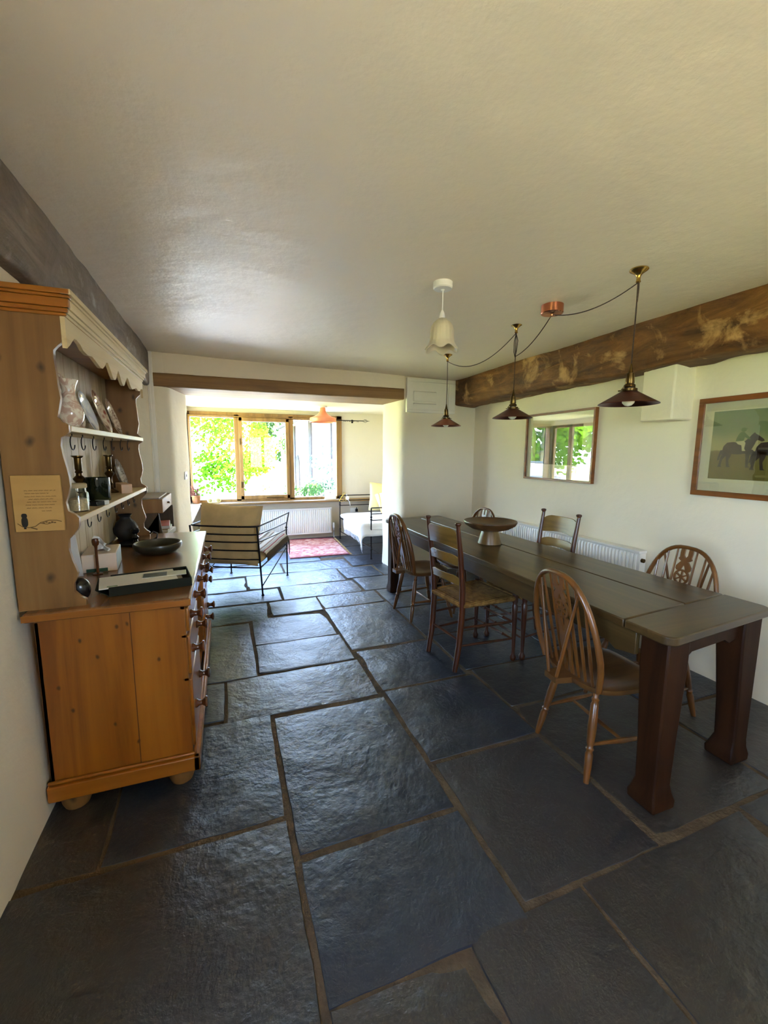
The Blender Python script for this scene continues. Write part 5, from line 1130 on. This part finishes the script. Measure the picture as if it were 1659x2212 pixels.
# timbered house
t = thing('timbered_house', 'white rendered house with grey timbers and a low eave beyond the right-hand pane', 'house', (4.6, 16.5, -.25)); OH = t.location
MB().box(3.05, 6.6, 10.6, 22.0, -.25, 2.78).build('wall', plain('white_render', lin(236, 232, 224), .9, var=.03), t, off=OH)
gt = plain('grey_timber', lin(48, 44, 46), .85, var=.3, scale=9)
for (a, b, z0, z1) in ((15.95, 16.5, -.2, 2.7), (19.9, 20.25, -.2, 2.7), (12.75, 12.87, -.2, 2.7)): MB().box(3.0, 3.06, a, b, z0, z1).build('timber_post', gt, t, off=OH, bevel=.01)
mb = MB(); mb.prism([(2.55, 10.3, 2.66), (2.55, 10.3, 2.76), (4.8, 10.3, 4.5), (7.0, 10.3, 2.76), (7.0, 10.3, 2.66), (4.8, 10.3, 4.38)], (0, 12.0, 0)); mb.build('roof', plain('tan_thatch', lin(176, 150, 96), .95, var=.25, scale=3), t, off=OH)
MB().tube([(2.52, 10.3, 2.66), (2.52, 22.3, 2.66)], .05, 8).build('gutter', gt, t, off=OH)
mb = MB(); mb.prism([(3.04, 18.9, -.2), (3.04, 18.9, 1.0)]+[(3.04, 19.35-.45*cos(a), 1.0+.40*sin(a)) for a in [pi*i/10 for i in range(1, 10)]]+[(3.04, 19.8, 1.0), (3.04, 19.8, -.2)], (-.03, 0, 0)); mb.build('arched_door', plain('dark_brown_door', lin(40, 32, 32), .7, var=.2), t, off=OH)
# garden side: lawn seen mirrored in the picture glass
tree('leafy green tree beyond the garden fence', -12.5, 21.5, 5.5, 3.2, 5200, L2, 21, .32, 'trees beyond the fence', .1)
tree('wide bright tree at the end of the garden fence', -19.5, 17.0, 5.5, 3.4, 5200, L1, 22, .34, 'trees beyond the fence', .1)
tree('tall hedge-like tree at the back of the garden', -12.0, 31.5, 7.0, 3.6, 5000, L1, 23, .32, 'trees beyond the fence', .1)
t = thing('garden_fence', 'pale post and rail fence along the far side of the lawn', 'fence', (-9.5, 15.0, -.25)); OF2 = t.location; fm = plain('pale_fence_wood', lin(206, 192, 160), .8, var=.1)
A_, B_ = Vector((-15, 10.5, -.25)), Vector((-4.0, 19.5, -.25))
for i in range(16):
    p = A_.lerp(B_, i/15); MB().box(p.x-.06, p.x+.06, p.y-.06, p.y+.06, -.25, .85).build('fence_post', fm, t, off=OF2)
for z in (.75, .35): MB().tube([A_+Vector((0, 0, z+.25)), B_+Vector((0, 0, z+.25))], .05, 6).build('fence_rail', fm, t, off=OF2)
# parked car, seen only mirrored in the picture glass
t = thing('parked_car', 'dark parked car mirrored at the edge of the picture glass', 'car', (-4.3, 14.0, -.25), radians(35))
cb = plain('dark_car_paint', lin(52, 56, 60), .2, .3, coat=.8); cg_ = plain('car_window', lin(200, 206, 214), .1, .4)
mb = MB(); sec = [(-2.1, .45, .75), (-2.05, .40, .95), (-1.0, .35, 1.0), (-.4, .35, 1.02), (.9, .35, 1.0), (1.9, .38, .92), (2.1, .45, .7)]
mb.prism([(-2.1, -.85, .35), (-2.15, -.85, .75), (-1.9, -.85, .92), (1.0, -.85, 1.0), (1.95, -.85, .85), (2.1, -.85, .6), (2.05, -.85, .35)], (0, 1.7, 0)); mb.build('body', cb, t, bevel=.08, seg=3)
MB().prism([(-1.85, -.74, .92), (-1.55, -.70, 1.42), (.15, -.70, 1.46), (.95, -.74, .98)], (0, 1.44, 0)).build('cabin', cg_, t, bevel=.05)
MB().prism([(-1.6, -.71, 1.40), (-1.5, -.70, 1.47), (.12, -.70, 1.50), (.22, -.71, 1.42)], (0, 1.42, 0)).build('roof', cb, t, bevel=.03)
for x in (-1.3, 1.3):
    for y in (-.80, .80): MB().turn((x, y-.1, .33), (x, y+.1, .33), [(0, .25), (.1, .33), (.9, .33), (1, .25)], 24).build('wheel', M['black'], t)
